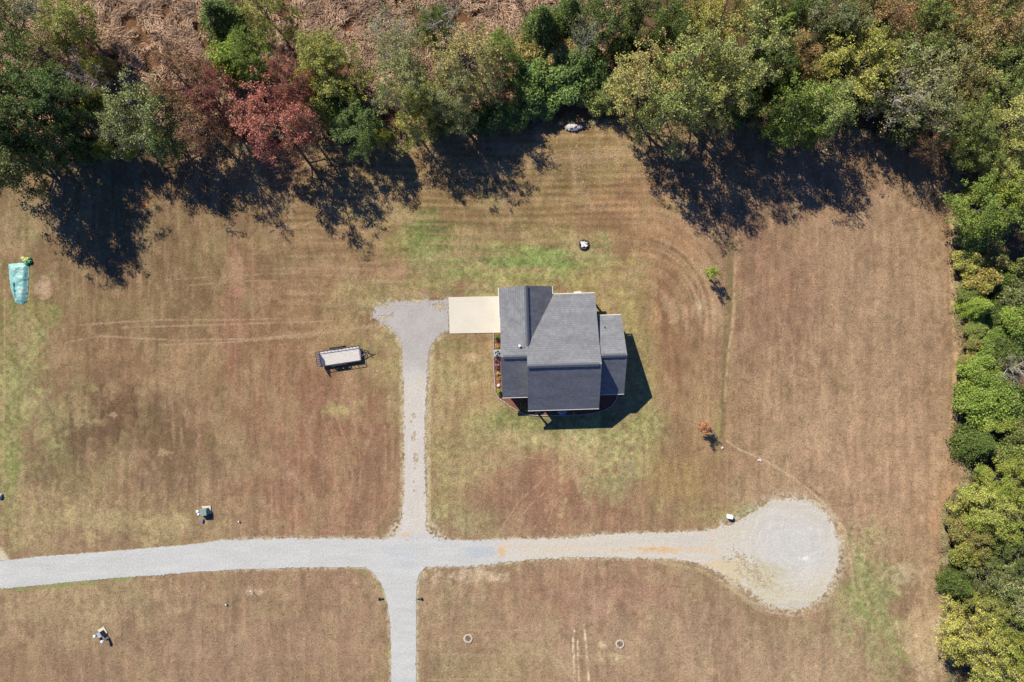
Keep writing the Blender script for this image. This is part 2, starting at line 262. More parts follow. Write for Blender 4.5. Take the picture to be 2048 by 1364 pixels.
class MB:
    def __init__(s): s.v = []; s.f = []
    def add(s, v, f):
        n = len(s.v); s.v += [tuple(p) for p in v]; s.f += [tuple(i+n for i in q) for q in f]; return s
    def box(s, c, d, rz=0, rx=0, ry=0, bev=0.0):
        mt = Matrix.Translation(c) @ Matrix.Rotation(rz, 4, 'Z') @ Matrix.Rotation(ry, 4, 'Y') @ Matrix.Rotation(rx, 4, 'X')
        x, y, z = d[0]/2, d[1]/2, d[2]/2; b = min(bev, x*.9, y*.9, z*.9)
        if b <= 0:
            v = [mt @ Vector(p) for p in [(-x,-y,-z),(x,-y,-z),(x,y,-z),(-x,y,-z),(-x,-y,z),(x,-y,z),(x,y,z),(-x,y,z)]]
            return s.add(v, [(0,3,2,1),(4,5,6,7),(0,1,5,4),(1,2,6,5),(2,3,7,6),(3,0,4,7)])
        rings = []
        for zz, k in ((-z, b), (-z+b, 0), (z-b, 0), (z, b)):
            X, Y = x-k, y-k
            rings.append([(-X+b*.5,-Y,zz),(X-b*.5,-Y,zz),(X,-Y+b*.5,zz),(X,Y-b*.5,zz),(X-b*.5,Y,zz),(-X+b*.5,Y,zz),(-X,Y-b*.5,zz),(-X,-Y+b*.5,zz)])
        v = [mt @ Vector(p) for r in rings for p in r]; f = [tuple(range(7, -1, -1)), tuple(range(24, 32))]
        for i in range(3):
            for j in range(8): f.append((i*8+j, i*8+(j+1) % 8, i*8+8+(j+1) % 8, i*8+8+j))
        return s.add(v, f)
    def tube(s, pts, rad, n=8, cap=True):
        pts = [Vector(p) for p in pts]; rad = rad if isinstance(rad, (list, tuple)) else [rad]*len(pts); v = []; f = []
        for i, p in enumerate(pts):
            d = (pts[min(i+1, len(pts)-1)]-pts[max(i-1, 0)]); d = d.normalized() if d.length > 1e-9 else Vector((0,0,1))
            a = d.orthogonal().normalized(); b = d.cross(a)
            v += [p+(a*math.cos(t*2*math.pi/n)+b*math.sin(t*2*math.pi/n))*rad[i] for t in range(n)]
        for i in range(len(pts)-1):
            for j in range(n): f.append((i*n+j, i*n+(j+1) % n, (i+1)*n+(j+1) % n, (i+1)*n+j))
        if cap: f += [tuple(range(n-1, -1, -1)), tuple(range((len(pts)-1)*n, len(pts)*n))]
        return s.add(v, f)
    def prism(s, poly, z0, z1):
        n = len(poly); v = [(x, y, z0) for x, y in poly]+[(x, y, z1) for x, y in poly]
        return s.add(v, [tuple(range(n-1, -1, -1)), tuple(range(n, 2*n))]+[(i, (i+1) % n, n+(i+1) % n, n+i) for i in range(n)])
    def build(s, name, mat, parent=None, loc=None, smooth=False):
        me = bpy.data.meshes.new(name); me.from_pydata(s.v, [], s.f); me.update(); me.materials.append(mat)
        if smooth: me.polygons.foreach_set('use_smooth', [True]*len(me.polygons))
        return link(name, me, parent, loc)
def rock(mb, c, r, rnd, sq=.7):
    t = (1+5**.5)/2
    ico = [(-1,t,0),(1,t,0),(-1,-t,0),(1,-t,0),(0,-1,t),(0,1,t),(0,-1,-t),(0,1,-t),(t,0,-1),(t,0,1),(-t,0,-1),(-t,0,1)]
    fs = [(0,11,5),(0,5,1),(0,1,7),(0,7,10),(0,10,11),(1,5,9),(5,11,4),(11,10,2),(10,7,6),(7,1,8),(3,9,4),(3,4,2),(3,2,6),(3,6,8),(3,8,9),(4,9,5),(2,4,11),(6,2,10),(8,6,7),(9,8,1)]
    sx, sy = rnd.uniform(.75, 1.25), rnd.uniform(.75, 1.25); a = rnd.uniform(0, 6.28); v = []
    for p in ico:
        k = rnd.uniform(.75, 1.1)*r/1.9; x, y, z = p[0]*k*sx, p[1]*k*sy, p[2]*k*sq
        v.append((c[0]+x*math.cos(a)-y*math.sin(a), c[1]+x*math.sin(a)+y*math.cos(a), c[2]+z))
    mb.add(v, fs)

# ------------------------------------------------------------------ materials
def node(t, kind, **kw):
    n = t.nodes.new(kind)
    for k, v in kw.items():
        if k in n.inputs: n.inputs[k].default_value = v
        else: setattr(n, k, v)
    return n
def new_mat(name):
    m = bpy.data.materials.new(name); m.use_nodes = True; t = m.node_tree; return m, t, t.nodes['Principled BSDF']
def mixc(t, f, a, b, blend='MIX'):
    n = t.nodes.new('ShaderNodeMix'); n.data_type = 'RGBA'; n.blend_type = blend; n.clamp_factor = True
    for s, v in ((n.inputs[0], f), (n.inputs[6], a), (n.inputs[7], b)):
        if hasattr(v, 'node'): t.links.new(v, s)
        else: s.default_value = v if not isinstance(v, tuple) or len(v) == 4 else (*v, 1)
    return n.outputs[2]
def noise(t, scale, detail=3, rough=.6, vec=None):
    n = node(t, 'ShaderNodeTexNoise'); n.inputs['Scale'].default_value = scale; n.inputs['Detail'].default_value = detail; n.inputs['Roughness'].default_value = rough
    if vec: t.links.new(vec, n.inputs['Vector'])
    return n.outputs['Fac']
def ramp(t, f, stops):
    n = t.nodes.new('ShaderNodeValToRGB'); t.links.new(f, n.inputs[0]); e = n.color_ramp.elements
    while len(e) < len(stops): e.new(.5)
    for k, (p, c) in zip(e, stops): k.position = p; k.color = (c, c, c, 1) if not isinstance(c, tuple) else (*c, 1)
    return n.outputs[0]
def bump(t, b, h, strength, dist):
    n = node(t, 'ShaderNodeBump'); n.inputs['Strength'].default_value = strength; n.inputs['Distance'].default_value = dist
    t.links.new(h, n.inputs['Height']); t.links.new(n.outputs[0], b.inputs['Normal'])
def objco(t): return node(t, 'ShaderNodeTexCoord').outputs['Object']
def simple(name, col, rough=.6, var=.18, scale=3, metal=0, bmp=0, spec=.3):
    m, t, b = new_mat(name); co = objco(t); n = noise(t, scale, 4, .65, co)
    r = ramp(t, n, [(.25, 1-var), (.75, 1+var)])
    t.links.new(mixc(t, 1.0, (*col, 1), r, 'MULTIPLY'), b.inputs['Base Color'])
    b.inputs['Roughness'].default_value = rough; b.inputs['Metallic'].default_value = metal; b.inputs['Specular IOR Level'].default_value = spec
    if bmp: bump(t, b, noise(t, scale*6, 3, .6, co), .5, bmp)
    return m
def surface(name, lo, hi, s1, s2, bscale, bdist, extra=None):
    m, t, b = new_mat(name); co = objco(t); at = node(t, 'ShaderNodeAttribute', attribute_name='tint').outputs['Color']
    a = ramp(t, noise(t, s1, 3, .75, co), [(.30, lo), (.70, hi)])
    c = ramp(t, noise(t, s2, 2, .6, co), [(.28, lo*1.06), (.72, hi*.96)])
    x = mixc(t, 1.0, at, a, 'MULTIPLY'); x = mixc(t, 1.0, x, c, 'MULTIPLY')
    if extra: x = extra(t, co, x)
    t.links.new(x, b.inputs['Base Color']); b.inputs['Roughness'].default_value = .95; b.inputs['Specular IOR Level'].default_value = .08
    bump(t, b, noise(t, bscale, 4, .7, co), .8, bdist)
    return m
def lawn_extra(t, co, x):
    v = ramp(t, noise(t, 5.0, 4, .75, co), [(.58, 0), (.74, .48)])
    x = mixc(t, v, x, (.36, .29, .17, 1))
    g = ramp(t, noise(t, 2.6, 5, .8, co), [(.55, 0), (.72, .16)])
    return mixc(t, g, x, (.13, .14, .055, 1))
MAT = {}
MAT['lawn'] = surface('lawn', .70, 1.48, 5.2, 13.0, 7, .08, lawn_extra)
MAT['gravel'] = surface('gravel', .84, 1.17, 9, 4.5, 14, .03)
def leaf_mat(name):
    m, t, b = new_mat(name); co = objco(t)
    oi = node(t, 'ShaderNodeObjectInfo').outputs['Color']
    c2 = node(t, 'ShaderNodeAttribute', attribute_type='OBJECT', attribute_name='leaf_tone').outputs['Color']
    rnd = node(t, 'ShaderNodeNewGeometry').outputs['Random Per Island']
    big = ramp(t, noise(t, .42, 3, .6, co), [(.42, 0), (.62, 1)])
    r1 = ramp(t, rnd, [(.35, 0), (.9, .7)])
    f = node(t, 'ShaderNodeMath', operation='MULTIPLY_ADD'); t.links.new(big, f.inputs[0]); f.inputs[1].default_value = .6
    t.links.new(r1, f.inputs[2])
    x = mixc(t, f.outputs[0], oi, c2)
    wn = node(t, 'ShaderNodeTexWhiteNoise', noise_dimensions='1D'); t.links.new(rnd, wn.inputs['W'])
    x = mixc(t, 1.0, x, ramp(t, wn.outputs['Value'], [(0, .55), (1, 1.5)]), 'MULTIPLY')
    w2 = node(t, 'ShaderNodeTexWhiteNoise', noise_dimensions='1D'); ad = node(t, 'ShaderNodeMath', operation='ADD'); t.links.new(rnd, ad.inputs[0]); ad.inputs[1].default_value = 3.7; t.links.new(ad.outputs[0], w2.inputs['W'])
    x = mixc(t, ramp(t, w2.outputs['Value'], [(.88, 0), (.93, .65)]), x, (.40, .27, .12, 1))
    t.links.new(x, b.inputs['Base Color']); b.inputs['Roughness'].default_value = .55; b.inputs['Specular IOR Level'].default_value = .25
    tr = node(t, 'ShaderNodeBsdfTranslucent'); t.links.new(x, tr.inputs[0])
    ms = node(t, 'ShaderNodeMixShader'); ms.inputs[0].default_value = .22
    t.links.new(b.outputs[0], ms.inputs[1]); t.links.new(tr.outputs[0], ms.inputs[2])
    t.links.new(ms.outputs[0], t.nodes['Material Output'].inputs[0])
    return m
MAT['leaf'] = leaf_mat('leaf')
MAT['bark'] = simple('bark', (.16, .135, .11), .9, .3, 2.5)
MAT['pale_bark'] = simple('pale_bark', (.42, .39, .36), .9, .25, 2.5)
def blade_mat(name, a, b2, c):
    m, t, b = new_mat(name); co = objco(t); rnd = node(t, 'ShaderNodeNewGeometry').outputs['Random Per Island']
    x = ramp(t, rnd, [(0, a), (.5, b2), (1, c)]); x = mixc(t, 1.0, x, ramp(t, noise(t, .25, 4, .6, co), [(.3, .7), (.7, 1.25)]), 'MULTIPLY')
    t.links.new(x, b.inputs['Base Color']); b.inputs['Roughness'].default_value = .8; b.inputs['Specular IOR Level'].default_value = .15
    return m
MAT['dry_blade'] = blade_mat('dry_blade', (.30, .17, .10), (.46, .29, .18), (.64, .47, .31))
MAT['straw_blade'] = blade_mat('straw_blade', (.30, .24, .11), (.44, .36, .20), (.20, .20, .08))
def shingle(name, axis):
    m, t, b = new_mat(name); co = objco(t); sp = node(t, 'ShaderNodeSeparateXYZ'); t.links.new(co, sp.inputs[0])
    row = sp.outputs[axis]; other = sp.outputs['X' if axis == 'Y' else 'Y']
    dv = node(t, 'ShaderNodeMath', operation='DIVIDE'); t.links.new(row, dv.inputs[0]); dv.inputs[1].default_value = .27
    fr = node(t, 'ShaderNodeMath', operation='FRACT'); t.links.new(dv.outputs[0], fr.inputs[0])
    fl = node(t, 'ShaderNodeMath', operation='FLOOR'); t.links.new(dv.outputs[0], fl.inputs[0])
    d2 = node(t, 'ShaderNodeMath', operation='MULTIPLY_ADD'); t.links.new(other, d2.inputs[0]); d2.inputs[1].default_value = 3.2; t.links.new(fl.outputs[0], d2.inputs[2])
    f2 = node(t, 'ShaderNodeMath', operation='FLOOR'); t.links.new(d2.outputs[0], f2.inputs[0])
    cb = node(t, 'ShaderNodeCombineXYZ'); t.links.new(fl.outputs[0], cb.inputs[0]); t.links.new(f2.outputs[0], cb.inputs[1])
    wn = node(t, 'ShaderNodeTexWhiteNoise', noise_dimensions='3D'); t.links.new(cb.outputs[0], wn.inputs['Vector'])
    tabs = ramp(t, wn.outputs['Value'], [(0, .90), (1, 1.11)])
    line = ramp(t, fr.outputs[0], [(0, .42), (.25, .95), (.85, 1.1), (1, 1.25)])
    mpb = node(t, 'ShaderNodeMapping'); mpb.inputs['Rotation'].default_value = (0, 0, .6); mpb.inputs['Scale'].default_value = (.35, 1.3, 1); t.links.new(co, mpb.inputs[0]); big = ramp(t, noise(t, .8, 4, .6, mpb.outputs[0]), [(.35, .87), (.65, 1.10)]); fine = ramp(t, noise(t, 14, 2, .7, co), [(.3, .8), (.7, 1.2)])
    x = mixc(t, 1.0, (.186, .189, .192, 1), tabs, 'MULTIPLY'); x = mixc(t, .5, x, line, 'MULTIPLY'); x = mixc(t, 1.0, x, big, 'MULTIPLY'); x = mixc(t, 1.0, x, fine, 'MULTIPLY')
    t.links.new(x, b.inputs['Base Color']); b.inputs['Roughness'].default_value = .85; b.inputs['Specular IOR Level'].default_value = .3
    bump(t, b, fr.outputs[0], .35, .012)
    return m
MAT['shingle_y'] = shingle('shingle_y', 'Y'); MAT['shingle_x'] = shingle('shingle_x', 'X')
MAT['cap'] = simple('cap', (.12, .13, .145), .85, .3, 6)
MAT['white'] = simple('white_paint', (.78, .78, .76), .5, .06, 2)
MAT['cream'] = simple('cream_trim', (.72, .70, .58), .5, .06, 2)
MAT['siding'] = simple('siding', (.58, .58, .55), .6, .08, 1)
MAT['glass'] = simple('window_glass', (.03, .04, .05), .08, .1, 1, 0, 0, .6)
MAT['door'] = simple('door_paint', (.09, .06, .045), .5, .1, 1)
MAT['edging'] = simple('edging_stone', (.42, .38, .34), .85, .3, 3, 0, .01)
MAT['ring_stone'] = simple('ring_stone', (.50, .42, .35), .85, .3, 3, 0, .01)
MAT['stone'] = simple('pale_stone', (.58, .52, .46), .85, .3, 3, 0, .01)
MAT['grey_stone'] = simple('grey_stone', (.38, .38, .37), .85, .4, 3, 0, .01)
MAT['dark_stone'] = simple('dark_stone', (.07, .07, .065), .9, .3, 4, 0, .01)
MAT['black'] = simple('black_metal', (.035, .037, .042), .45, .2, 3, .3)
MAT['tyre'] = simple('tyre_rubber', (.02, .02, .02), .8, .1, 3)
MAT['mesh_steel'] = simple('rusty_mesh', (.42, .34, .33), .7, .25, 5)
MAT['box_green'] = simple('pale_green_metal', (.23, .30, .25), .45, .08, 2)
MAT['box_grey'] = simple('grey_metal', (.36, .39, .41), .4, .08, 2)
MAT['dgreen'] = simple('dark_green_plastic', (.03, .09, .04), .5, .1, 2)
MAT['purple'] = simple('purple_plastic', (.20, .16, .34), .5, .15, 3)
MAT['firewood'] = simple('bleached_wood', (.78, .70, .62), .8, .15, 4)
MAT['brick'] = simple('red_clay', (.42, .20, .13), .9, .2, 3)
def planks():
    m, t, b = new_mat('deck_boards'); co = objco(t); sp = node(t, 'ShaderNodeSeparateXYZ'); t.links.new(co, sp.inputs[0])
    dv = node(t, 'ShaderNodeMath', operation='DIVIDE'); t.links.new(sp.outputs['Y'], dv.inputs[0]); dv.inputs[1].default_value = .23
    fr = node(t, 'ShaderNodeMath', operation='FRACT'); t.links.new(dv.outputs[0], fr.inputs[0])
    mp = node(t, 'ShaderNodeMapping'); mp.inputs['Scale'].default_value = (.6, 6, 1); t.links.new(co, mp.inputs[0])
    x = mixc(t, 1.0, (.60, .55, .485, 1), ramp(t, noise(t, 3, 4, .7, mp.outputs[0]), [(.3, .72), (.7, 1.18)]), 'MULTIPLY')
    x = mixc(t, 1.0, x, ramp(t, fr.outputs[0], [(0, .35), (.08, 1), (.93, 1), (1, .35)]), 'MULTIPLY')
    t.links.new(x, b.inputs['Base Color']); b.inputs['Roughness'].default_value = .8; return m
MAT['planks'] = planks()
def concrete():
    m, t, b = new_mat('concrete'); co = objco(t)
    mp = node(t, 'ShaderNodeMapping'); mp.inputs['Scale'].default_value = (.25, 3.5, 1); t.links.new(co, mp.inputs[0])
    x = mixc(t, 1.0, tuple(alb((243,234,215)))+(1,), ramp(t, noise(t, 2.5, 4, .6, mp.outputs[0]), [(.3, .955), (.7, 1.035)]), 'MULTIPLY')
    x = mixc(t, 1.0, x, ramp(t, noise(t, .45, 4, .6, co), [(.3, .95), (.7, 1.04)]), 'MULTIPLY')
    x = mixc(t, 1.0, x, ramp(t, noise(t, 11, 2, .7, co), [(.3, .96), (.7, 1.04)]), 'MULTIPLY')
    t.links.new(x, b.inputs['Base Color']); b.inputs['Roughness'].default_value = .85; return m
MAT['concrete'] = concrete()
MAT['mulch'] = simple('mulch', (.20, .085, .05), .95, .5, 7, 0, .04)
def tarp_mat():
    m, t, b = new_mat('tarp'); co = objco(t)
    x = mixc(t, ramp(t, noise(t, .7, 4, .6, co), [(.42, 0), (.62, .8)]), (.20, .43, .37, 1), (.30, .52, .45, 1))
    x = mixc(t, ramp(t, noise(t, .45, 3, .6, co), [(.6, 0), (.7, .8)]), x, (.50, .55, .48, 1))
    t.links.new(x, b.inputs['Base Color']); b.inputs['Roughness'].default_value = .4
    bump(t, b, noise(t, 2.2, 5, .7, co), .9, .08); return m
MAT['tarp'] = tarp_mat()

# ------------------------------------------------------------------ ground sheet
def axis(lo, hi, st):
    a = np.arange(lo, hi+1e-6, st); g = []; d = st*2; p = hi
    while p < 1600: p += d; d *= 1.35; g.append(p)
    q = []; d = st*2; p = lo
    while p > -1600: p -= d; d *= 1.35; q.append(p)
    return np.concatenate([q[::-1], a, g])
gx = axis(-68, 68, .115); gy = axis(-45.6, 45.6, .115)
X, Y = np.meshgrid(gx, gy); PX = X/M+1024; PY = 682-Y/M
Z = (fbm(X, Y, 6, 1, 2)-.5)*.03-.03
dd = np.hypot((PX-85)/20, (PY-577)/22)                     # dug patch with a low rim
Z += .05*np.exp(-((dd-1.05)/.16)**2)*(.6+.8*vn(PX, PY, 8, 2))
nx, ny = len(gx), len(gy)
idx = np.arange(nx*ny).reshape(ny, nx)
F = np.stack([idx[:-1, :-1], idx[:-1, 1:], idx[1:, 1:], idx[1:, :-1]], -1).reshape(-1, 4)
gme = mesh_np('ground', np.stack([X, Y, Z], -1).reshape(-1, 3), F, MAT['lawn'], True)
vcol(gme, ground_color(PX.ravel(), PY.ravel()))
tag(link('ground', gme), 'mown autumn lawn in browns, straw and green patches', kind='structure')

# ------------------------------------------------------------------ gravel sheets
def gravel_color(px, py):
    c = np.ones(px.shape+(3,))*alb((212,212,208)); n = fbm(px, py, 30, 3, 4)[..., None]
    c = c*(.99+.14*n)
    st = (vn(px, (py+.072*px*(px < 500))*8, 70, 4)*.6+vn(px, py*14, 40, 6)*.4)[..., None]; c = c*(.92+.15*st)
    e = (sstep(960, 1060, px)*.95)[..., None]; c = c*(1-e)+alb((224,215,200))*e*(.96+.08*st)
    def sp(c, x, y, rx, ry, col, s, en=.6):
        d = np.hypot((px-x)/rx, (py-y)/ry)-(fbm(px, py, 6, 2, 3)-.5)*2*en
        w = (sstep(1.1, .3, d)*s)[..., None]; return c*(1-w)+alb(col)*w
    c = sp(c, 960, 1104, 44, 14, (196,202,208), .7); c = sp(c, 1003, 1105, 10, 14, (236,194,142), .9); c = sp(c, 1012, 1090, 14, 8, (236,212,178), .7)
    c = sp(c, 1120, 1096, 90, 10, (232,214,188), .6, 1.2); c = sp(c, 1390, 1100, 60, 8, (232,208,176), .7, 1.2); c = sp(c, 1310, 1099, 74, 8, (234,198,156), .95, 1); c = sp(c, 1303, 1098, 12, 3, (214,160,110), .9, 1); c = sp(c, 1250, 1101, 30, 4, (232,206,172), .7, 1)
    c = sp(c, 1380, 1080, 40, 14, (214,208,198), .6); c = sp(c, 1440, 1130, 50, 12, (232,208,170), .8); c = sp(c, 1480, 1155, 40, 12, (230,208,170), .7, .9)
    c = sp(c, 1424, 1080, 8, 30, (226,206,186), .6); c = sp(c, 1580, 1100, 100, 100, (218,217,212), .85, .7)
    c = sp(c, 1475, 1140, 50, 26, (226,208,170), .9, .7); c = sp(c, 1530, 1160, 66, 44, (214,204,166), .85, 1.0); c = sp(c, 1640, 1180, 30, 40, (222,212,184), .6, 1.2); c = sp(c, 1460, 1068, 50, 12, (222,212,190), .6, 1.2); c = sp(c, 1570, 1190, 70, 22, (220,210,180), .6, 1.2)
    cx, cy = 1572, 1100; r = np.hypot(px-cx, py-cy); a = np.arctan2(py-cy, px-cx)
    arcs = vn(r*6+vn(px, py, 50, 1)*110, a*40, 24, 5); w = sstep(1430, 1500, px)*sstep(18, 50, r)
    c = c*(1+(arcs-.5)*.13*w)[..., None]
    r2 = np.hypot(px-1610, py-1060); arcs = vn(r2*6, np.arctan2(py-1060, px-1610)*30+9, 22, 7); c = c*(1+(arcs-.5)*.10*sstep(1430, 1500, px)*sstep(14, 45, r2))[..., None]
    c = sp(c, 1607, 1117, 13, 6, (252,250,246), .95, .9); c = sp(c, 1619, 1058, 8, 6, (236,232,224), .6, .8)
    dv = (sstep(1080, 1060, py)*(px < 900)).astype(float)
    wv = (dv*sstep(700, 780, py))[..., None]; c = c*(1-wv)+(alb((224,216,205))*(.95+.10*vn(px*5, py, 30, 2)[..., None]))*wv
    wp = (dv*sstep(780, 700, py))[..., None]; c = c*(1-wp)+(alb((200,193,188))*(.88+.22*fbm(px, py, 18, 4, 4)[..., None]))*wp
    c = sp(c, 813, 1069, 12, 5, (236,200,158), .8); c = sp(c, 789, 1066, 16, 8, (224,202,178), .6); c = sp(c, 840, 762, 4, 11, (228,212,168), .95, .3); c = sp(c, 846, 730, 5, 14, (206,190,158), .5)
    c = sp(c, 806, 1110, 40, 24, (208,212,216), .5); c = sp(c, 813, 1130, 16, 12, (204,206,208), .5)
    return np.clip(c, .02, .85)
def gravel_sheet(name, which, x0, x1, y0, y1, label, z=.004):
    st = 1.55
    ix0 = int(x0/st); iy0 = int(y0/st); xs = np.arange(ix0, int(x1/st))*st; ys = np.arange(iy0, int(y1/st))*st; PXc, PYc = np.meshgrid(xs+st/2, ys+st/2)
    r, s, t, v, _ = gravel_masks(PXc, PYc)
    own = np.select([r < 0, s < 0, t < 0, v < 0], [0, 1, 2, 3], -1)
    iy, ix = np.nonzero(own == which)
    key = np.stack([iy, ix, iy, ix+1, iy+1, ix+1, iy+1, ix], -1).reshape(-1, 2)
    code = key[:, 0]*100000+key[:, 1]; u, inv = np.unique(code, return_inverse=True)
    vy = u//100000+iy0; vx = u % 100000+ix0
    jx = (vn(vx*1.0, vy*1.0, 1.01, 3)-.5)*.8; jy = (vn(vx*1.0, vy*1.0, 1.01, 6)-.5)*.8
    px = (vx+jx)*st; py = (vy+jy)*st
    Vv = np.stack([(px-1024)*M, (682-py)*M, np.full(len(px), z)+.012*vn(px, py, 7, 2)], -1)
    me = mesh_np(name, Vv, inv.reshape(-1, 4)[:, ::-1], MAT['gravel'], True); vcol(me, gravel_color(px, py))
    tag(link(name, me), label, kind='structure')
gravel_sheet('gravel_road', 0, -340, 1440, 1040, 1220, 'pale grey gravel road crossing the photo below the house')
gravel_sheet('gravel_side_road', 1, 700, 880, 1120, 1500, 'grey gravel side road leaving the bottom of the photo')
gravel_sheet('gravel_turnaround', 2, 1400, 1710, 980, 1240, 'round pale gravel turnaround with circling tyre marks')
gravel_sheet('gravel_driveway', 3, 730, 910, 590, 1090, 'narrow gravel driveway widening towards the concrete pad')

# ------------------------------------------------------------------ concrete pad, planting bed
pad = MB(); pts = [G(897,594.5), G(1012,592), G(1012,665), G(899.5,667)]
pad.prism([(p.x, p.y) for p in pts][::-1], -.1, .05); tag(pad.build('concrete_pad', MAT['concrete']), 'cream concrete parking pad in front of the garage', kind='structure')
bedpx = [(987,665),(987,720),(989,760),(991,785),(998,797),(1012,806),(1024,815),(1036,822),(1050,828),(1070,831),(1100,831),(1130,831),(1165,829),(1190,826),(1210,820),(1224,811),(1232,800),(1236,786),(1236,760),(1010,760),(1010,665)]
bed = MB(); bed.prism([((x-1024)*M, (682-y)*M) for x, y in bedpx][::-1], -.05, .03)
tag(bed.build('mulch_bed', MAT['mulch']), 'red brown mulch bed wrapping the west and front of the house', kind='structure')
ed = MB(); e = [G(x, y) for x, y in bedpx[:18]]
for a, b in zip(e[:-1], e[1:]):
    n = max(1, int((b-a).length/.4))
    for i in range(n):
        p = a.lerp(b, (i+.5)/n); d = b-a
        ed.box((p.x+R0.uniform(-.015, .015), p.y+R0.uniform(-.015, .015), .06), ((b-a).length/n*.92, .10, .13), math.atan2(d.y, d.x)+R0.uniform(-.06, .06), bev=.02)
tag(ed.build('garden_edging', MAT['edging']), 'curved border of pale stone blocks around the mulch bed', 'edging')

# ------------------------------------------------------------------ house (local frame: photo pixels along and across the house)
TH = math.radians(1.8)
house = empty('house', (0, 0, 0), TH, 'single storey house with dark grey shingled gable roofs and cream gutters', 'house')
def L(x, y, z): return Vector((x*M, -y*M, z))
def slab(mb, quad, th=.16):
    a, b, c = quad[0], quad[1], quad[2]; n = (b-a).cross(c-a).normalized()
    if n.z < 0: n = -n
    k = len(quad); v = list(quad)+[q-n*th for q in quad]
    up = (quad[1]-quad[0]).cross(quad[2]-quad[1]).z > 0
    f = [tuple(range(k)) if up else tuple(range(k-1, -1, -1)), tuple(range(2*k-1, k-1, -1)) if up else tuple(range(k, 2*k))]
    for i in range(k):
        j = (i+1) % k; f.append((i, k+i, k+j, j) if up else (i, j, k+j, k+i))
    mb.add(v, f)
def caps(parent, a, b, ax):
    mb = MB(); n = int((b-a).length/.28); rz = math.atan2((b-a).y, (b-a).x)
    for i in range(n):
        p = a.lerp(b, (i+.5)/n); s = R0.uniform(-.012, .012)
        for sg in (-1, 1):
            off = Vector((0, sg*.12, 0)) if ax == 'Y' else Vector((sg*.12, 0, 0))
            if ax == 'Y': mb.box((p.x+off.x, p.y+off.y, p.z-.02+s), ((b-a).length/n*.94, .26, .06), 0, rx=-sg*.55, ry=.05)
            else: mb.box((p.x+off.x, p.y+off.y, p.z-.02+s), (.26, (b-a).length/n*.94, .06), 0, ry=sg*.6, rx=.05)
    return mb.build('ridge_cap', MAT['cap'], parent)
def gutter(parent, x0, x1, y, z, side=1, name='gutter'):       # along x, on the eave
    mb = MB(); a, b = L(x0, y, z), L(x1, y, z); mb.box(((a.x+b.x)/2, a.y-side*.06, z-.11), (abs(b.x-a.x)+.02, .11, .13), bev=.02)
    return mb.build(name, MAT['cream'], parent)
def gutter_y(parent, y0, y1, x, z, side=1):
    mb = MB(); a, b = L(x, y0, z), L(x, y1, z); mb.box((a.x+side*.06, (a.y+b.y)/2, z-.11), (.11, abs(b.y-a.y)+.02, .13), bev=.02)
    return mb.build('gutter', MAT['cream'], parent)
def rake(parent, pts):
    mb = MB()
    for a, b in zip(pts[:-1], pts[1:]):
        d = b-a; m = (a+b)/2; mb.box((m.x, m.y, m.z-.20), (.03, math.hypot(d.y, d.x)/math.cos(math.atan2(d.z, abs(d.y))), .17), rx=math.atan2(d.z, d.y) if d.y > 0 else -math.atan2(d.z, -d.y))
    return mb.build('rake_board', MAT['white'], parent)
# main roof
x0, x1 = 26.8, 163.6; P = [(134.8, 3.2), (47.4, 7.28), (10, 5.6), (-87.6, 2.7)]
mb = MB()
for (ya, za), (yb, zb) in zip(P[:-1], P[1:]): slab(mb, [L(x0, ya, za), L(x1, ya, za), L(x1, yb, zb), L(x0, yb, zb)])
main = mb.build('roof', MAT['shingle_y'], house)
caps(main, L(x0+.6, 47.4, 7.31), L(x1-5, 47.4, 7.31), 'Y')
gutter(main, x0, x1, 134.8, 3.2, 1); gutter(main, 81, x1, -87.6, 2.7, -1)
rake(main, [L(x1-.5, y, z) for y, z in P]); rake(main, [L(x0+.5, y, z) for y, z in P[:2]])
# west wing
Q = [(108.6, 2.95), (29.5, 6.38), (-48, 3.0)]; xa, xb = -21.6, 27.2
mb = MB()
for (ya, za), (yb, zb) in zip(Q[:-1], Q[1:]): slab(mb, [L(xa, ya, za), L(xb, ya, za), L(xb, yb, zb), L(xa, yb, zb)])
ww = mb.build('roof', MAT['shingle_y'], house); caps(ww, L(xa+4, 29.5, 6.41), L(xb, 29.5, 6.41), 'Y'); gutter(ww, xa, xb-.4, 108.6, 2.95, 1); rake(ww, [L(xa+.5, y, z) for y, z in Q])
# east wing
Q2 = [(108.2, 3.12), (32.8, 6.4), (-43.6, 2.85)]; xe, xf = 150, 213
mb = MB()
for (ya, za), (yb, zb) in zip(Q2[:-1], Q2[1:]): slab(mb, [L(xe, ya, za), L(xf, ya, za), L(xf, yb, zb), L(xe, yb, zb)])
ew = mb.build('roof', MAT['shingle_y'], house); caps(ew, L(166, 32.8, 6.43), L(xf-3, 32.8, 6.43), 'Y'); gutter(ew, 160, xf, 108.2, 3.12, 1); gutter(ew, 160, xf, -43.6, 2.85, -1); rake(ew, [L(xf-.5, y, z) for y, z in Q2])
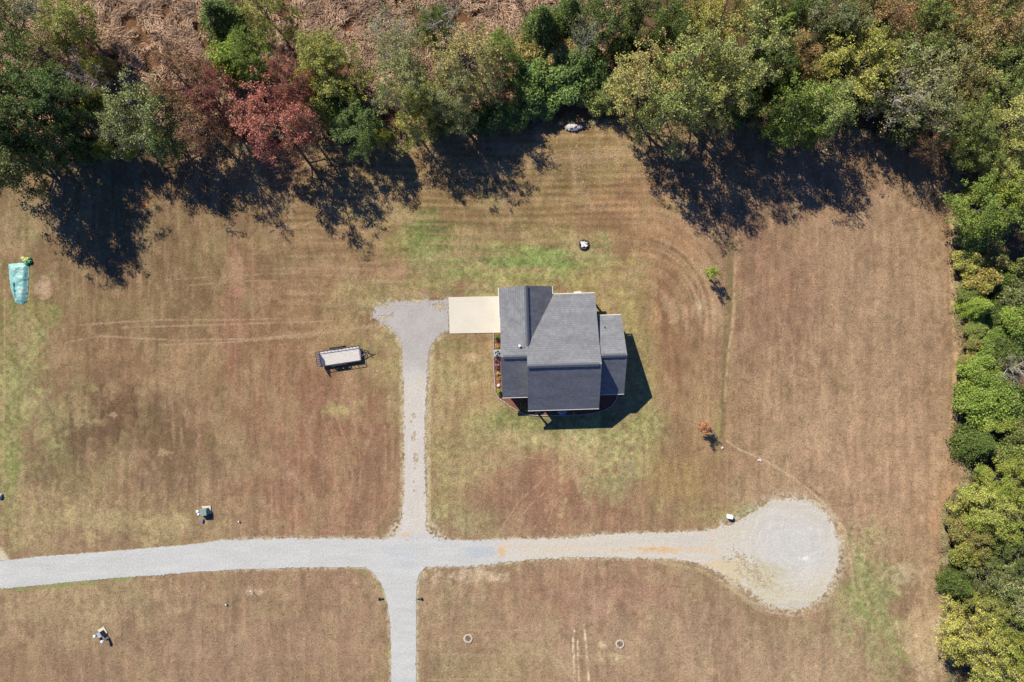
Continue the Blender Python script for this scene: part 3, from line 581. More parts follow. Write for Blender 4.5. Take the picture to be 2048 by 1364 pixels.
# garage roof, ridge running up the picture
mb = MB(); zr = 5.6
slab(mb, [L(-22.2, -46, 2.95), L(29.3, 12, zr), L(29.3, -103.2, zr), L(-22.2, -103.2, 2.95)])
slab(mb, [L(29.3, 12, zr), L(80.5, -84, 2.85), L(80.5, -103.2, 2.85), L(29.3, -103.2, zr)])
gr = mb.build('roof', MAT['shingle_x'], house); caps(gr, L(29.3, 10, zr+.03), L(29.3, -103, zr+.03), 'X')
gutter_y(gr, -103.2, -46, -22.2, 2.95, -1); gutter_y(gr, -103.2, -88, 80.5, 2.85, 1)
mb = MB()
for xs, zs, xt, zt in ((-22.2, 2.95, 29.3, zr), (80.5, 2.85, 29.3, zr)):
    a, b = L(xs, -102.6, zs), L(xt, -102.6, zt); d = b-a; m = (a+b)/2
    mb.box((m.x, m.y, m.z-.22), (d.length, .03, .17), ry=-math.atan2(d.z, d.x) if d.x > 0 else -math.atan2(-d.z, -d.x))
mb.build('rake_board', MAT['white'], gr)
# pipes through the roof
def pipe(parent, x, y, z, r, h, mat, cap=None):
    mb = MB(); p = L(x, y, z); mb.tube([p, p+Vector((0, 0, h))], r, 10); mb.tube([p+Vector((0,0,h)), p+Vector((0,0,h+.05))], [r*1.5, r*1.1], 10) if cap else None
    mb.box((p.x, p.y, z+.02), (r*2.6, r*2.6, .03)); return mb.build('vent_pipe', mat, parent)
pipe(ww, 14.0, 9.5, 5.40, .11, .6, MAT['white'], 1); pipe(ww, 21.5, 11.5, 5.5, .05, .32, MAT['cap']); pipe(main, 29.8, 13, 5.62, .05, .3, MAT['cap']); pipe(ew, 177.5, -22, 4.0, .055, .35, MAT['cap'])
# walls
mb = MB()
def wallpoly(pts, z1): mb.prism([(x*M, -y*M) for x, y in pts][::-1], 0, z1)
wallpoly([(32,-81),(120,-81),(120,-56),(158,-56),(158,105),(32,105)], 2.6)
wallpoly([(-16,-42),(31,-42),(31,102),(-16,102)], 2.75)
wallpoly([(159,-37),(207,-37),(207,102),(159,102)], 2.9)
wallpoly([(-16,-97),(74,-97),(74,-82),(31,-82),(31,-43),(-16,-43)], 2.7)
def gable_x(x, prof, t=.14):
    v = [L(x, y, z) for y, z in prof]; v2 = [p+Vector((t, 0, 0)) for p in v]; n = len(v)
    mb.add(v+v2, [tuple(range(n)), tuple(range(2*n-1, n-1, -1))]+[(i, n+i, n+(i+1) % n, (i+1) % n) for i in range(n)])
gable_x(156, [(104,2.6),(104,4.35),(47.4,6.85),(10,5.28),(-56,3.35),(-56,2.6)]); gable_x(32.5, [(104,2.6),(104,4.35),(47.4,6.85),(30,6.0),(30,2.6)])
gable_x(-15.8, [(101,2.75),(29.5,6.05),(-41,2.75)]); gable_x(204.6, [(101,2.9),(32.8,6.05),(-36,2.9)])
v = [L(x, -96.8, z) for x, z in ((-15,2.7),(29.3,5.2),(73,2.7))]; v2 = [p-Vector((0,.14,0)) for p in v]; mb.add(v+v2, [(0,1,2),(5,4,3),(0,3,4,1),(1,4,5,2),(2,5,3,0)])
wall = mb.build('wall', MAT['siding'], house)
def open_(name, x, y, z, w, h, ax, matf, framed=True):
    c = L(x, y, z); out = {'W': (-1,0), 'E': (1,0), 'N': (0,1), 'S': (0,-1)}[ax]
    d = (.05, w, h) if out[0] else (w, .05, h); mb = MB()
    if framed:
        k = .07
        for s in (-1, 1):
            if out[0]: mb.box((c.x+out[0]*.03, c.y+s*(w/2+k/2), c.z), (.07, k, h+2*k)); mb.box((c.x+out[0]*.03, c.y, c.z+s*(h/2+k/2)), (.065, w, k))
            else: mb.box((c.x+s*(w/2+k/2), c.y+out[1]*.03, c.z), (k, .07, h+2*k)); mb.box((c.x, c.y+out[1]*.03, c.z+s*(h/2+k/2)), (w, .065, k))
        fr = mb.build(name, MAT['white'], house); mb2 = MB(); mb2.box((c.x+out[0]*.012, c.y+out[1]*.012, c.z), d); mb2.build('pane' if name == 'window' else 'panel', matf, fr)
    else: mb.box((c.x+out[0]*.02, c.y+out[1]*.02, c.z), d); mb.build(name, matf, house)
open_('garage_door', -16, -70, 1.15, 2.6, 2.2, 'W', MAT['white'])
for x, y, ax in ((-16,0,'W'),(-16,60,'W'),(0,102,'S'),(185,102,'S'),(207,0,'E'),(207,60,'E'),(60,105,'S'),(130,105,'S'),(60,-81,'N'),(100,-81,'N'),(185,-37,'N'),(20,-97,'N')): open_('window', x, y, 1.55, 1.0, 1.3, ax, MAT['glass'])
open_('front_door', 97, 105, 1.1, 1.0, 2.05, 'S', MAT['door']); open_('back_door', 140, -56, 1.1, 1.0, 2.05, 'N', MAT['door'])
for x, y, z in ((35,129,2.95),(72,129,2.95),(122,129,2.95),(158,129,2.95),(158,-83,2.5)):
    mb = MB(); p = L(x, y, 0); mb.box((p.x, p.y, z/2), (.2, .2, z), bev=.015); mb.box((p.x, p.y, .15), (.28, .28, .3), bev=.02); mb.box((p.x, p.y, z-.1), (.28, .28, .14)); mb.build('porch_post', MAT['white'], house)
mb = MB(); a, b = L(30, 106, 0), L(160, 131, 0); mb.box(((a.x+b.x)/2, (a.y+b.y)/2, .09), (b.x-a.x, a.y-b.y, .18)); mb.build('front_porch', MAT['concrete'], house)
mb = MB(); a, b = L(121, -86, 0), L(160, -57, 0); mb.box(((a.x+b.x)/2, (a.y+b.y)/2, .09), (b.x-a.x, a.y-b.y, .18)); mb.build('back_porch', MAT['concrete'], house)
st = MB(); n = 14; cx, cy = 1124.5, 818
st.prism([(lambda p: (p.x, p.y))(G(x, y)) for x, y in [(1115.5,812),(1133.5,812)]+[(1124.5+9*math.cos(t*math.pi/n), 824+6*math.sin(t*math.pi/n)) for t in range(n+1)]][::-1], 0, .1)
tag(st.build('door_step', MAT['grey_stone']), 'rounded grey concrete step below the front eave of the house', 'step')

# air conditioner beside the west wall
ac = empty('air_conditioner', G(995.5, 706.5), TH, 'square grey air conditioner with a round fan grille beside the west wall', 'air conditioner')
mb = MB(); s = .40
mb.box((0,0,.05), (.95,.95,.1), bev=.02); mb.box((0,0,.45), (.8,.8,.7), bev=.03); mb.build('cabinet', MAT['box_grey'], ac)
mb = MB(); mb.tube([(0,0,.795),(0,0,.83)], .35, 24); mb.build('fan_well', MAT['black'], ac)
mb = MB()
for i in range(4):
    a = i*math.pi/2+.5; mb.box((.17*math.cos(a), .17*math.sin(a), .85), (.26,.13,.015), a, rx=.35)
mb.tube([(0,0,.83),(0,0,.88)], .08, 12); mb.build('fan', MAT['box_grey'], ac)
mb = MB()
for r in (.1, .22, .34):
    mb.tube([(r*math.cos(t*math.pi/12), r*math.sin(t*math.pi/12), .9) for t in range(25)], .006, 4, False)
for i in range(4): a = i*math.pi/4; mb.tube([(-.34*math.cos(a), -.34*math.sin(a), .905), (.34*math.cos(a), .34*math.sin(a), .905)], .006, 4)
mb.build('grille', MAT['black'], ac)
bx = empty('storage_box', G(1154.5, 587.5), TH, 'long white box on the grass against the back eave of the house', 'box')
mb = MB(); mb.box((0,0,.27), (.9,.42,.5), bev=.03); mb.build('body', MAT['white'], bx); mb = MB(); mb.box((0,0,.55), (.96,.48,.07), bev=.03); mb.build('lid', MAT['white'], bx)

# ------------------------------------------------------------------ utility trailer
tr = empty('utility_trailer', G(682.5, 712), math.radians(8.5), 'open utility trailer with weathered plank deck, black rails and a raised mesh ramp gate', 'trailer')
LX, WY, DZ = 2.6, .90, .52
mb = MB(); mb.box((0,0,DZ), (LX*2, WY*2-.02, .05)); mb.build('deck', MAT['planks'], tr)
mb = MB()
for s in (-1, 1): mb.box((0, s*(WY+.03), DZ-.03), (LX*2+.1, .06, .13))
for x in (-LX-.02, LX+.02): mb.box((x, 0, DZ-.03), (.06, WY*2, .13))
for i in range(7): mb.box((-LX+.4+i*.75, 0, DZ-.09), (.05, WY*2, .08))
mb.build('frame', MAT['black'], tr)
for s in (-1, 1):
    mb = MB(); zt = DZ+.42; y = s*(WY+.09)
    mb.tube([(-LX,y,DZ),(-LX,y,zt),(LX,y,zt),(LX,y,DZ)], .038, 6)
    for i in range(1, 11):
        mb.box((-LX+i*LX*2/11, y, DZ+.2), (.04,.04,.42))
    mb.build('side_rail', MAT['black'], tr)
    mb = MB(); yf = s*(WY+.24)
    mb.prism([(-.95,yf-.13),(.55,yf-.13),(.55,yf+.13),(-.95,yf+.13)][::-1], DZ+.13, DZ+.17)
    mb.box((-1.12, yf, DZ+.03), (.42,.26,.04), ry=-.65); mb.box((.72, yf, DZ+.03), (.42,.26,.04), ry=.65); mb.build('fender', MAT['black'], tr)
    for wx in (-.6, .2):
        mb = MB(); mb.tube([(wx,yf-.09,.33),(wx,yf-.08,.33),(wx,yf+.08,.33),(wx,yf+.09,.33)], [.24,.33,.33,.24], 18); wl = mb.build('wheel', MAT['tyre'], tr)
        mb = MB(); mb.tube([(wx,yf+s*.075,.33),(wx,yf+s*.1,.33)], [.18,.15], 14); mb.build('rim', MAT['white'], wl)
mb = MB(); mb.tube([(LX,-WY,DZ-.04),(LX,-WY,DZ+.42),(LX,WY,DZ+.42),(LX,WY,DZ-.04)], .028, 6); mb.build('front_rail', MAT['black'], tr)
mb = MB(); hx = LX+1.3
for s in (-1, 1): mb.tube([(LX-.2, s*.6, DZ-.08), (hx-.1, s*.05, DZ-.08)], .045, 6)
mb.tube([(hx-.2,0,DZ-.06),(hx+.22,0,DZ-.04)], [.06,.05], 8); mb.box((LX+.45, 0, DZ-.04), (.06,.7,.06)); mb.build('tongue', MAT['black'], tr)
mb = MB(); mb.tube([(hx-.35,.0,.06),(hx-.35,0,DZ+.38)], .035, 8); mb.tube([(hx-.35,0,DZ+.36),(hx-.35,.22,DZ+.36),(hx-.35,.24,DZ+.44)], .015, 6); mb.tube([(hx-.35,0,.02),(hx-.35,0,.07)], .09, 10); mb.build('jack', MAT['black'], tr)
mb = MB(); mb.tube([(LX+.3+.22*math.cos(t), .34*math.sin(t), DZ+.02+.03*math.sin(3*t)) for t in np.linspace(.3, 6, 20)], .02, 5); mb.build('safety_chain', MAT['box_grey'], tr)
gate = MB(); gh = 1.25; lean = .10; xg = -LX-.05
def gp(y, u): return (xg-u*lean-.0, y, DZ+.02+u*gh)
gate.tube([gp(-WY,0),gp(-WY,1),gp(WY,1),gp(WY,0),gp(-WY,0)], .03, 6)
for i in range(1, 6): y = -WY+i*WY*2/6; gate.tube([gp(y,0),gp(y,1)], .022, 6)
for u in (.33,.66): gate.tube([gp(-WY,u),gp(WY,u)], .018, 6)
g = gate.build('ramp_gate', MAT['black'], tr)
mb = MB()
for i in range(1, 14): u = i/14; mb.tube([gp(-WY+.03,u),gp(WY-.03,u)], .013, 4)
for i in range(1, 20): y = -WY+i*WY*2/20; mb.tube([gp(y,.02),gp(y,.98)], .009, 4)
mb.build('mesh_panel', MAT['mesh_steel'], g)

# ------------------------------------------------------------------ small things on the grass
def pedestal(name, p, h, r, mat, capmat, label, lean=0, rz=0, group=None):
    o = empty(name, p, rz, label, 'utility pedestal', group); mb = MB()
    mb.box((0,0,h*.45), (r*1.9, r*1.5, h*.9), ry=lean, bev=.03); mb.build('post', mat, o)
    mb = MB(); top = Vector((math.sin(lean)*h*.45*1.9, 0, h*.93)); mb.tube([top-Vector((0,0,.1)), top, top+Vector((0,0,.08)), top+Vector((0,0,.12))], [r*1.15, r*1.2, r*.9, r*.3], 12); mb.build('cap', capmat, o)
    return o
tb = empty('transformer_box', G(412, 1021.5), math.radians(4), 'pale green transformer box on a slab between the lawn and the gravel road', 'transformer box', 'transformer boxes near the road')
mb = MB(); mb.box((.12,.1,.05), (1.15,1.05,.1), bev=.02); mb.build('slab', MAT['concrete'], tb)
mb = MB(); mb.box((0,0,.45), (.78,.85,.72), bev=.03); mb.build('cabinet', MAT['box_green'], tb)
mb = MB(); mb.box((-.02,0,.83), (.86,.9,.06), ry=.06, bev=.02); mb.build('lid', MAT['box_green'], tb)
mb = MB(); mb.box((.45,-.1,.32), (.14,.3,.35), bev=.02); mb.build('meter_box', MAT['box_grey'], tb)
pedestal('utility_pedestal', G(399.5,1021), .85, .17, MAT['box_green'], MAT['white'], 'short pedestal with a white cap, leftmost of the two beside the pale green box', .12, .5, 'pedestals beside the transformer boxes')
pedestal('utility_pedestal', G(403,1025), 1.0, .14, MAT['box_green'], MAT['white'], 'white capped pedestal touching the left side of the pale green box', .05, -.5, 'pedestals beside the transformer boxes')
mb = MB(); p = G(405.5,1041.5); mb.box((0,0,.1), (.26,.5,.2), -.15, bev=.03); o = mb.build('meter_lid', MAT['purple'], None, p); tag(o, 'small purple grey meter lid lying on the grass below the pale green box', 'meter lid')
tb2 = empty('transformer_box', G(205, 1265.5), math.radians(30), 'grey blue transformer box between two green pedestals in the bottom left field', 'transformer box', 'transformer boxes near the road')
mb = MB(); mb.box((.15,.15,.05), (.95,.95,.1), bev=.02); mb.build('slab', MAT['concrete'], tb2)
mb = MB(); mb.box((0,0,.4), (.42,.62,.66), bev=.03); mb.build('cabinet', MAT['box_grey'], tb2)
mb = MB(); mb.box((.30,.02,.3), (.2,.5,.5), bev=.02); mb.build('side_cabinet', MAT['black'], tb2)
mb = MB(); mb.box((0,0,.75), (.48,.68,.05), bev=.02); mb.build('lid', MAT['box_grey'], tb2)
pedestal('utility_pedestal', G(196,1268), .7, .18, MAT['dgreen'], MAT['white'], 'dark green pedestal with white top at the left end of the grey blue box', -.12, .55, 'pedestals beside the transformer boxes')
pedestal('utility_pedestal', G(215,1275.5), 1.0, .16, MAT['box_grey'], MAT['white'], 'tall narrow pedestal casting a long shadow below the grey blue box', -.25, .6, 'pedestals beside the transformer boxes')
wb = empty('utility_box', G(1457.5, 1031.5), math.radians(-8), 'white utility box on the grass just above the gravel turnaround', 'utility box')
mb = MB(); mb.box((0,0,.33), (.66,.46,.66), bev=.04); mb.build('cabinet', MAT['white'], wb); mb = MB(); mb.box((0,0,.68), (.72,.5,.05), bev=.02); mb.build('lid', MAT['white'], wb)
def marker(px, py, label):
    o = empty('marker_cap', G(px, py), 0, label, 'marker', 'capped markers in the grass'); mb = MB(); mb.tube([(0,0,0),(0,0,.22)], .09, 10); mb.build('pipe', MAT['box_grey'], o)
    mb = MB(); mb.tube([(0,0,.2),(0,0,.26),(0,0,.3)], [.10,.10,.05], 10); mb.build('cap', MAT['white'], o)
marker(478.5,1042.5, 'small white capped pipe right of the pale green transformer box'); marker(453,1208.5, 'small white capped pipe below the road, left of the wooden stake')
stake = MB(); stake.box((0,0,.33), (.07,.07,.66), .3); stake.box((-.3,.1,.03), (.3,.1,.06), .5); tag(stake.build('survey_stake', MAT['firewood'], None, G(506.3,1184)), 'thin wooden stake on a bare patch in the field below the gravel road', 'stake')
for px, py, rz, lb in ((841,1197.5,0,'dark culvert pipe end on the right verge of the side road'),(761,1197.5,math.pi,'dark culvert pipe end on the left verge of the side road')):
    o = empty('culvert_pipe', G(px, py), rz, lb, 'culvert pipe', 'culvert pipe ends'); mb = MB(); mb.tube([(-.4,0,.04),(.15,0,.08)], .09, 10); mb.build('pipe', MAT['black'], o); mb = MB(); mb.tube([(.1,0,.08),(.24,0,.08)], .17, 12); mb.build('collar', MAT['tyre'], o)
# fire pit
fp = empty('fire_pit', G(1167.5, 489.5), 0, 'round dark fire pit heaped with bleached white boards behind the house', 'fire pit')
mb = MB(); rr = random.Random(3)
for i in range(18): a = i*2*math.pi/18; rock(mb, (.56*math.cos(a), .56*math.sin(a), .14), .17, rr, .95)
mb.build('stone_rim', MAT['dark_stone'], fp)
mb = MB()
for x, y, z, l, w, a, rx in ((-.25,.02,.28,.75,.24,-1.3,.1),(-.02,-.05,.36,.8,.22,-.65,.12),(.12,-.02,.40,.72,.2,-.65,.05),(.05,.22,.34,.7,.12,.1,.1),(.3,.18,.3,.3,.16,.2,.2),(-.2,-.22,.3,.3,.2,.4,0),(0,.36,.24,.25,.1,.3,.2)): mb.box((x,y,z), (l,w,.07), a, rx=rx, bev=.01)
mb.build('firewood', MAT['firewood'], fp)
# stone rings in the bottom field
for px, py, sd_, lb in ((936.5,1277,5,'ring of pale stones with scrubby grass inside, left of the two in the bottom field'),(1240,1288,9,'ring of pale pinkish stones beside the straw wheel tracks, right of the two')):
    o = empty('stone_ring', G(px, py), 0, lb, 'stone ring', 'stone rings in the bottom field'); rr = random.Random(sd_)
    for i in range(18):
        a = i*2*math.pi/18+rr.uniform(-.04, .04); mb = MB(); rock(mb, (0,0,0), .17, rr, .6); mb.build('stone', MAT['ring_stone'], o, (.48*math.cos(a), .48*math.sin(a), .03))
    mb = MB()
    for k in range(260):
        a = rr.uniform(0, 6.28); q = rr.uniform(0, .34); x, y = q*math.cos(a), q*math.sin(a); mb.add([(x-.02,y,0),(x+.02,y,0),(x+rr.uniform(-.1,.1),y+rr.uniform(-.1,.1),.14)], [(0,1,2)])
    tag(mb.build('grass', MAT['straw_blade'], o), kind='stuff')
# stones
rr = random.Random(21); sp = empty('stone_pile', G(1148, 255), 0, 'heap of grey stones at the edge of the woods behind the house', 'stone pile')
for i in range(34):
    u = rr.uniform(-1, 1); v = rr.uniform(-1, 1); mb = MB(); rock(mb, (0,0,0), rr.uniform(.16, .34), rr, .8); mb.build('stone', MAT['stone'] if i % 3 else MAT['grey_stone'], sp, (u*.95, v*.32*(1-.4*abs(u)), .12+.35*(1-abs(u))*(1-abs(v))))
mb = MB(); rock(mb, (0,0,.2), .38, rr, 1.0); tag(mb.build('clay_block', MAT['brick'], None, G(1121,246)), 'rust red block poking from the shrubs beside the grey stone heap', 'block')
for px, py, n, sp_, lb in ((1446,896,5,3,'small'),(1519,921,7,5,'mid')):
    for i in range(n):
        mb = MB(); rock(mb, (0,0,.06), rr.uniform(.08, .15), rr, .7)
        tag(mb.build('stone', MAT['stone'], None, G(px+rr.uniform(-sp_, sp_), py+rr.uniform(-1.5, 1.5)+0)), 'pale stone in the drainage line below the orange young tree' if lb == 'small' else 'pale stone in the cluster halfway along the drainage line to the turnaround', 'stone', 'stones by the orange young tree' if lb == 'small' else 'stones along the drainage line')
mb = MB(); rock(mb, (0,0,.15), .4, rr, .8); rock(mb, (.15,.25,.1), .25, rr, .8); tag(mb.build('boulder', MAT['grey_stone'], None, G(1,993)), 'grey white boulder cut by the left edge of the photo', 'boulder')
# tarp, bundle
outline = [(17,528),(47,525.5),(58,530),(58,545),(56.5,572),(55,590),(53,604),(45,609),(31,605),(27,592),(22,580),(19,555)]
def inpoly(x, y, P_):
    c = False
    for (xa_, ya_), (xb_, yb_) in zip(P_, P_[1:]+P_[:1]):
        if (ya_ > y) != (yb_ > y) and x < (xb_-xa_)*(y-ya_)/(yb_-ya_)+xa_: c = not c
    return c
xs = np.arange(15, 61, 1.0); ys = np.arange(523, 612, 1.0); TX, TY = np.meshgrid(xs, ys); sdt = sdf(TX, TY, outline)
hgt = .06+.30*sstep(0, -9, sdt)*(.6+.8*fbm(TX, TY, 14, 3, 3))+.10*(fbm(TX*1.0, TY*2.2, 9, 5, 4)-.5)-.22*np.exp(-((TX-32.5-(TY-570)*.01)/1.6)**2)*sstep(562, 572, TY)*sstep(602, 596, TY)
hgt = np.where(sdt > -1.2, .02, np.maximum(hgt, .03)); nyt, nxt = TX.shape; ii = np.arange(nxt*nyt).reshape(nyt, nxt)
Ft = np.stack([ii[1:, :-1], ii[1:, 1:], ii[:-1, 1:], ii[:-1, :-1]], -1).reshape(-1, 4); keep = (sdt.ravel()[Ft] < .6).all(1); Ft = Ft[keep]
u, inv = np.unique(Ft, return_inverse=True); Vt = np.stack([(TX.ravel()-1024)*M, (682-TY.ravel())*M, hgt.ravel()], -1)[u]
c0 = G(38, 567); Vt[:, 0] -= c0.x; Vt[:, 1] -= c0.y
tag(link('tarp', mesh_np('tarp', Vt, inv.reshape(-1, 4), MAT['tarp'], True), None, c0), 'crumpled turquoise tarp spread on the grass near the left edge', 'tarp')
mb = MB(); rr = random.Random(5)
for i in range(7): rock(mb, (rr.uniform(-.45,.45), rr.uniform(-.3,.3), .2), rr.uniform(.2,.35), rr, .8)
ba = empty('bag_heap', G(53, 521.5), 0, 'heap of yellow and green sacks at the top corner of the turquoise tarp', 'sacks'); mb.build('yellow_sack', simple('yellow_sack', (.50,.46,.16), .5, .3, 3), ba)
mb = MB()
for x, y in ((.42,.25),(.55,-.15),(-.5,.15),(.1,-.32)): rock(mb, (x, y, .16), .3, rr, .8)
mb.build('green_sack', simple('green_sack', (.08,.32,.12), .5, .3, 3), ba)

# ------------------------------------------------------------------ trees and shrubs
def leaves(P, size, seed, up=.8, ctr=None, asp=.62):
    r = np.random.RandomState(seed); n = len(P)
    nn = r.normal(size=(n, 3)); nn[:, 2] += up
    if ctr is not None: o = P-ctr; nn += .7*o/(np.linalg.norm(o, axis=1, keepdims=True)+1e-6)
    nn /= np.linalg.norm(nn, axis=1, keepdims=True)
    a = np.cross(nn, r.normal(size=(n, 3))); a /= np.linalg.norm(a, axis=1, keepdims=True); b = np.cross(nn, a)
    s = (size*r.uniform(.6, 1.35, (n, 1)))/2
    V = np.stack([P-a*s, P-b*s*asp, P+a*s, P+b*s*asp], 1).reshape(-1, 3)
    return V, np.arange(n*4).reshape(n, 4)
def tubes_np(paths, nseg):             # list of (points, radii)
    V = []; F = []; k = 0
    for pts, rad in paths:
        pts = np.asarray(pts); m = len(pts); d = np.gradient(pts, axis=0); d /= np.linalg.norm(d, axis=1, keepdims=True)+1e-9
        ref = np.array([0, 0, 1.0]) if abs(d[0, 2]) < .9 else np.array([1.0, 0, 0])
        a = np.cross(d, ref); a /= np.linalg.norm(a, axis=1, keepdims=True)+1e-9; b = np.cross(d, a)
        t = np.arange(nseg)*2*np.pi/nseg
        V.append((pts[:, None]+(a[:, None]*np.cos(t)[None, :, None]+b[:, None]*np.sin(t)[None, :, None])*np.asarray(rad)[:, None, None]).reshape(-1, 3))
        i = np.arange(m-1)[:, None]*nseg; j = np.arange(nseg)[None]; j2 = (j+1) % nseg
        F.append(np.stack([k+i+j, k+i+j2, k+i+nseg+j2, k+i+nseg+j], -1).reshape(-1, 4)); k += m*nseg
    return np.concatenate(V), np.concatenate(F)
def curve(p, q, r, bend=.12, n=5):
    t = np.linspace(0, 1, n)[:, None]; L_ = np.linalg.norm(q-p); mid = r.normal(size=3)*L_*bend; mid[2] = abs(mid[2])
    return p*(1-t)+q*t+mid*4*t*(1-t)*.5+r.normal(size=(n, 3))*L_*.02*np.minimum(t, 1)
def broad(seed, HH=12, R=5, limbs=13, sec=5, ter=4, per=52, leaf=.245, spread=.062, zc=.6, zr=.42, bark='bark', show=2, low=.2):
    r = np.random.RandomState(seed); paths = []; tips = []
    top = np.array([r.normal()*.4, r.normal()*.4, HH*.72]); tk = curve(np.zeros(3), top, r, .04, 6); paths.append((tk, np.linspace(.26, .09, 6)*HH/12))
    lob = r.uniform(.72, 1.18, 9)
    for i in range(limbs):
        az = i*2.39996+r.uniform(-.35, .35); u = (i+.5)/limbs; z = HH*(zc-zr*.55+zr*1.45*u)
        env = R*math.sqrt(max(.04, 1-((z-zc*HH)/(zr*HH))**2))*np.interp((az % 6.283)/6.283*9, range(10), list(lob)+[lob[0]])
        q = np.array([env*math.cos(az)*r.uniform(.7, 1), env*math.sin(az)*r.uniform(.7, 1), z])
        zt = low+.5*u*r.uniform(.8, 1.1); p = np.array([np.interp(zt*HH, tk[:, 2], tk[:, k]) for k in range(3)])
        c = curve(p, q, r, .14, 6); paths.append((c, np.linspace(.11, .025, 6)*HH/12)); tips.append(q)
        for j in range(sec):
            t = .35+.62*(j+r.rand())/sec; k = t*5; k0 = min(int(k), 4); s0 = c[k0]+(c[k0+1]-c[k0])*(k-k0)
            dr = q-p; dr = dr/np.linalg.norm(dr)+r.normal(size=3)*.75+np.array([0, 0, .15]); dr /= np.linalg.norm(dr); e = s0+dr*R*r.uniform(.22, .42)
            c2 = curve(s0, e, r, .12, 4)
            if show > 0: paths.append((c2, np.linspace(.035, .010, 4)*HH/12))
            for l in range(ter):
                s1 = c2[r.randint(1, 4)]; e2 = s1+r.normal(size=3)*R*.12+dr*R*.06
                if show > 1: paths.append((np.array([s1, (s1+e2)/2+r.normal(size=3)*.05, e2]), [.014, .010, .006]))
                tips.append(e2)
    V, F = tubes_np(paths, 5); tm = mesh_np('trunk', V, F, MAT[bark], True); tips = np.array(tips)
    P = np.repeat(tips, per, 0); P = P+r.normal(size=P.shape)*R*spread*np.array([1, 1, .75])
    V, F = leaves(P, leaf, seed+1, .8, np.array([0, 0, HH*.5])); return tm, mesh_np('crown', V, F, MAT['leaf'])
def cone(seed, HH=8, R=2.6, n=13000, leaf=.17):
    r = np.random.RandomState(seed); V, F = tubes_np([(np.array([[0,0,0],[0,.05,HH*.5],[0,0,HH*.97]]), [.16,.10,.02])], 6); tm = mesh_np('trunk', V, F, MAT['bark'], True)
    u = 1-np.sqrt(r.rand(n)); z = .06+.94*u; az = r.rand(n)*2*np.pi; lump = .8+.28*np.sin(az*5+z*17+seed)*np.sin(az*3-z*9)+.12*r.normal(size=n)
    rad = R*(1-z)**.75*lump*np.sqrt(r.uniform(.35, 1, n)); P = np.stack([rad*np.cos(az), rad*np.sin(az), z*HH+r.normal(size=n)*.12], -1)
    V, F = leaves(P, leaf, seed+1, .5, np.array([0, 0, HH*.3])); return tm, mesh_np('crown', V, F, MAT['leaf'])
def mound(seed, HH=3, R=2.2, lobes=15, n=12000, leaf=.18):
    r = np.random.RandomState(seed); C = []; paths = []
    for i in range(lobes):
        a = i*2.4+r.uniform(-.5, .5); q = R*math.sqrt((i+.3)/lobes)*.75; rr_ = R*r.uniform(.22, .42); z = HH*(.75-.45*(q/R)**2)*r.uniform(.6, 1.15)
        C.append((q*math.cos(a), q*math.sin(a), z, rr_)); paths.append((curve(np.zeros(3), np.array([q*math.cos(a), q*math.sin(a), z]), r, .15, 4), [.06, .045, .03, .015]))
    V, F = tubes_np(paths, 5); tm = mesh_np('stems', V, F, MAT['bark'], True)
    C = np.array(C); k = r.randint(0, lobes, n); d = r.normal(size=(n, 3)); d[:, 2] = np.abs(d[:, 2])*1.0-.25; d /= np.linalg.norm(d, axis=1, keepdims=True)
    P = C[k, :3]+d*C[k, 3:4]*np.array([1, 1, .9*HH/R/1.2])*r.uniform(.55, 1.12, (n, 1)); P[:, 2] = np.maximum(P[:, 2], .04)
    V, F = leaves(P, leaf, seed+1, .8, np.array([0, 0, 0])); return tm, mesh_np('crown', V, F, MAT['leaf'])
PROTO = {
 'B0': (broad(1), 12, 5), 'B1': (broad(2, limbs=15, per=46), 12, 5), 'B2': (broad(3, limbs=11, spread=.055, per=56), 12, 5), 'B3': (broad(44, limbs=14, sec=6, ter=3, spread=.052, per=50, leaf=.22), 12, 5),
 'S0': (broad(5, limbs=13, per=28, spread=.055, leaf=.22, show=2, low=.25), 12, 5), 'S1': (broad(6, limbs=12, per=25, spread=.06, leaf=.22, show=2), 12, 5),
 'T0': (broad(7, limbs=12, per=5, spread=.10, leaf=.22, show=2, bark='pale_bark', ter=6), 12, 5), 'T1': (broad(8, limbs=9, per=2, spread=.12, leaf=.2, bark='pale_bark', ter=6), 12, 5),
 'C0': (cone(9), 8, 2.6), 'C1': (cone(10, n=12000), 8, 2.6), 'M0': (mound(11), 3, 2.2), 'M1': (mound(12, lobes=9), 3, 2.2), 'M2': (mound(13, lobes=22, n=13000, leaf=.17), 3, 2.2),
 'Y0': (broad(14, HH=3.6, R=1.15, limbs=11, sec=4, ter=4, per=16, leaf=.13, spread=.09, zc=.64, zr=.40, show=1), 3.6, 1.15), 'G0': (mound(15, HH=.5, R=.42, lobes=7, n=420, leaf=.10), .5, .42)}
PAL = {'green': (.15,.215,.060), 'dgreen': (.075,.120,.045), 'bright': (.24,.33,.075), 'ygreen': (.37,.37,.10), 'yellow': (.58,.55,.21), 'olive': (.275,.30,.125), 'pale': (.44,.475,.22),
 'red': (.50,.19,.125), 'dred': (.27,.115,.075), 'tan': (.52,.38,.21), 'orange': (.58,.33,.20), 'grey': (.35,.36,.25), 'blue': (.15,.25,.12), 'brown': (.32,.21,.13), 'vivid': (.34,.45,.11), 'purple': (.14,.06,.18), 'kudzu': (.25,.36,.10)}
PAL = {k: (v[0]*1.03, v[1]*1.03, v[2]*.66) if k not in ('red','dred','purple') else v for k, v in PAL.items()}
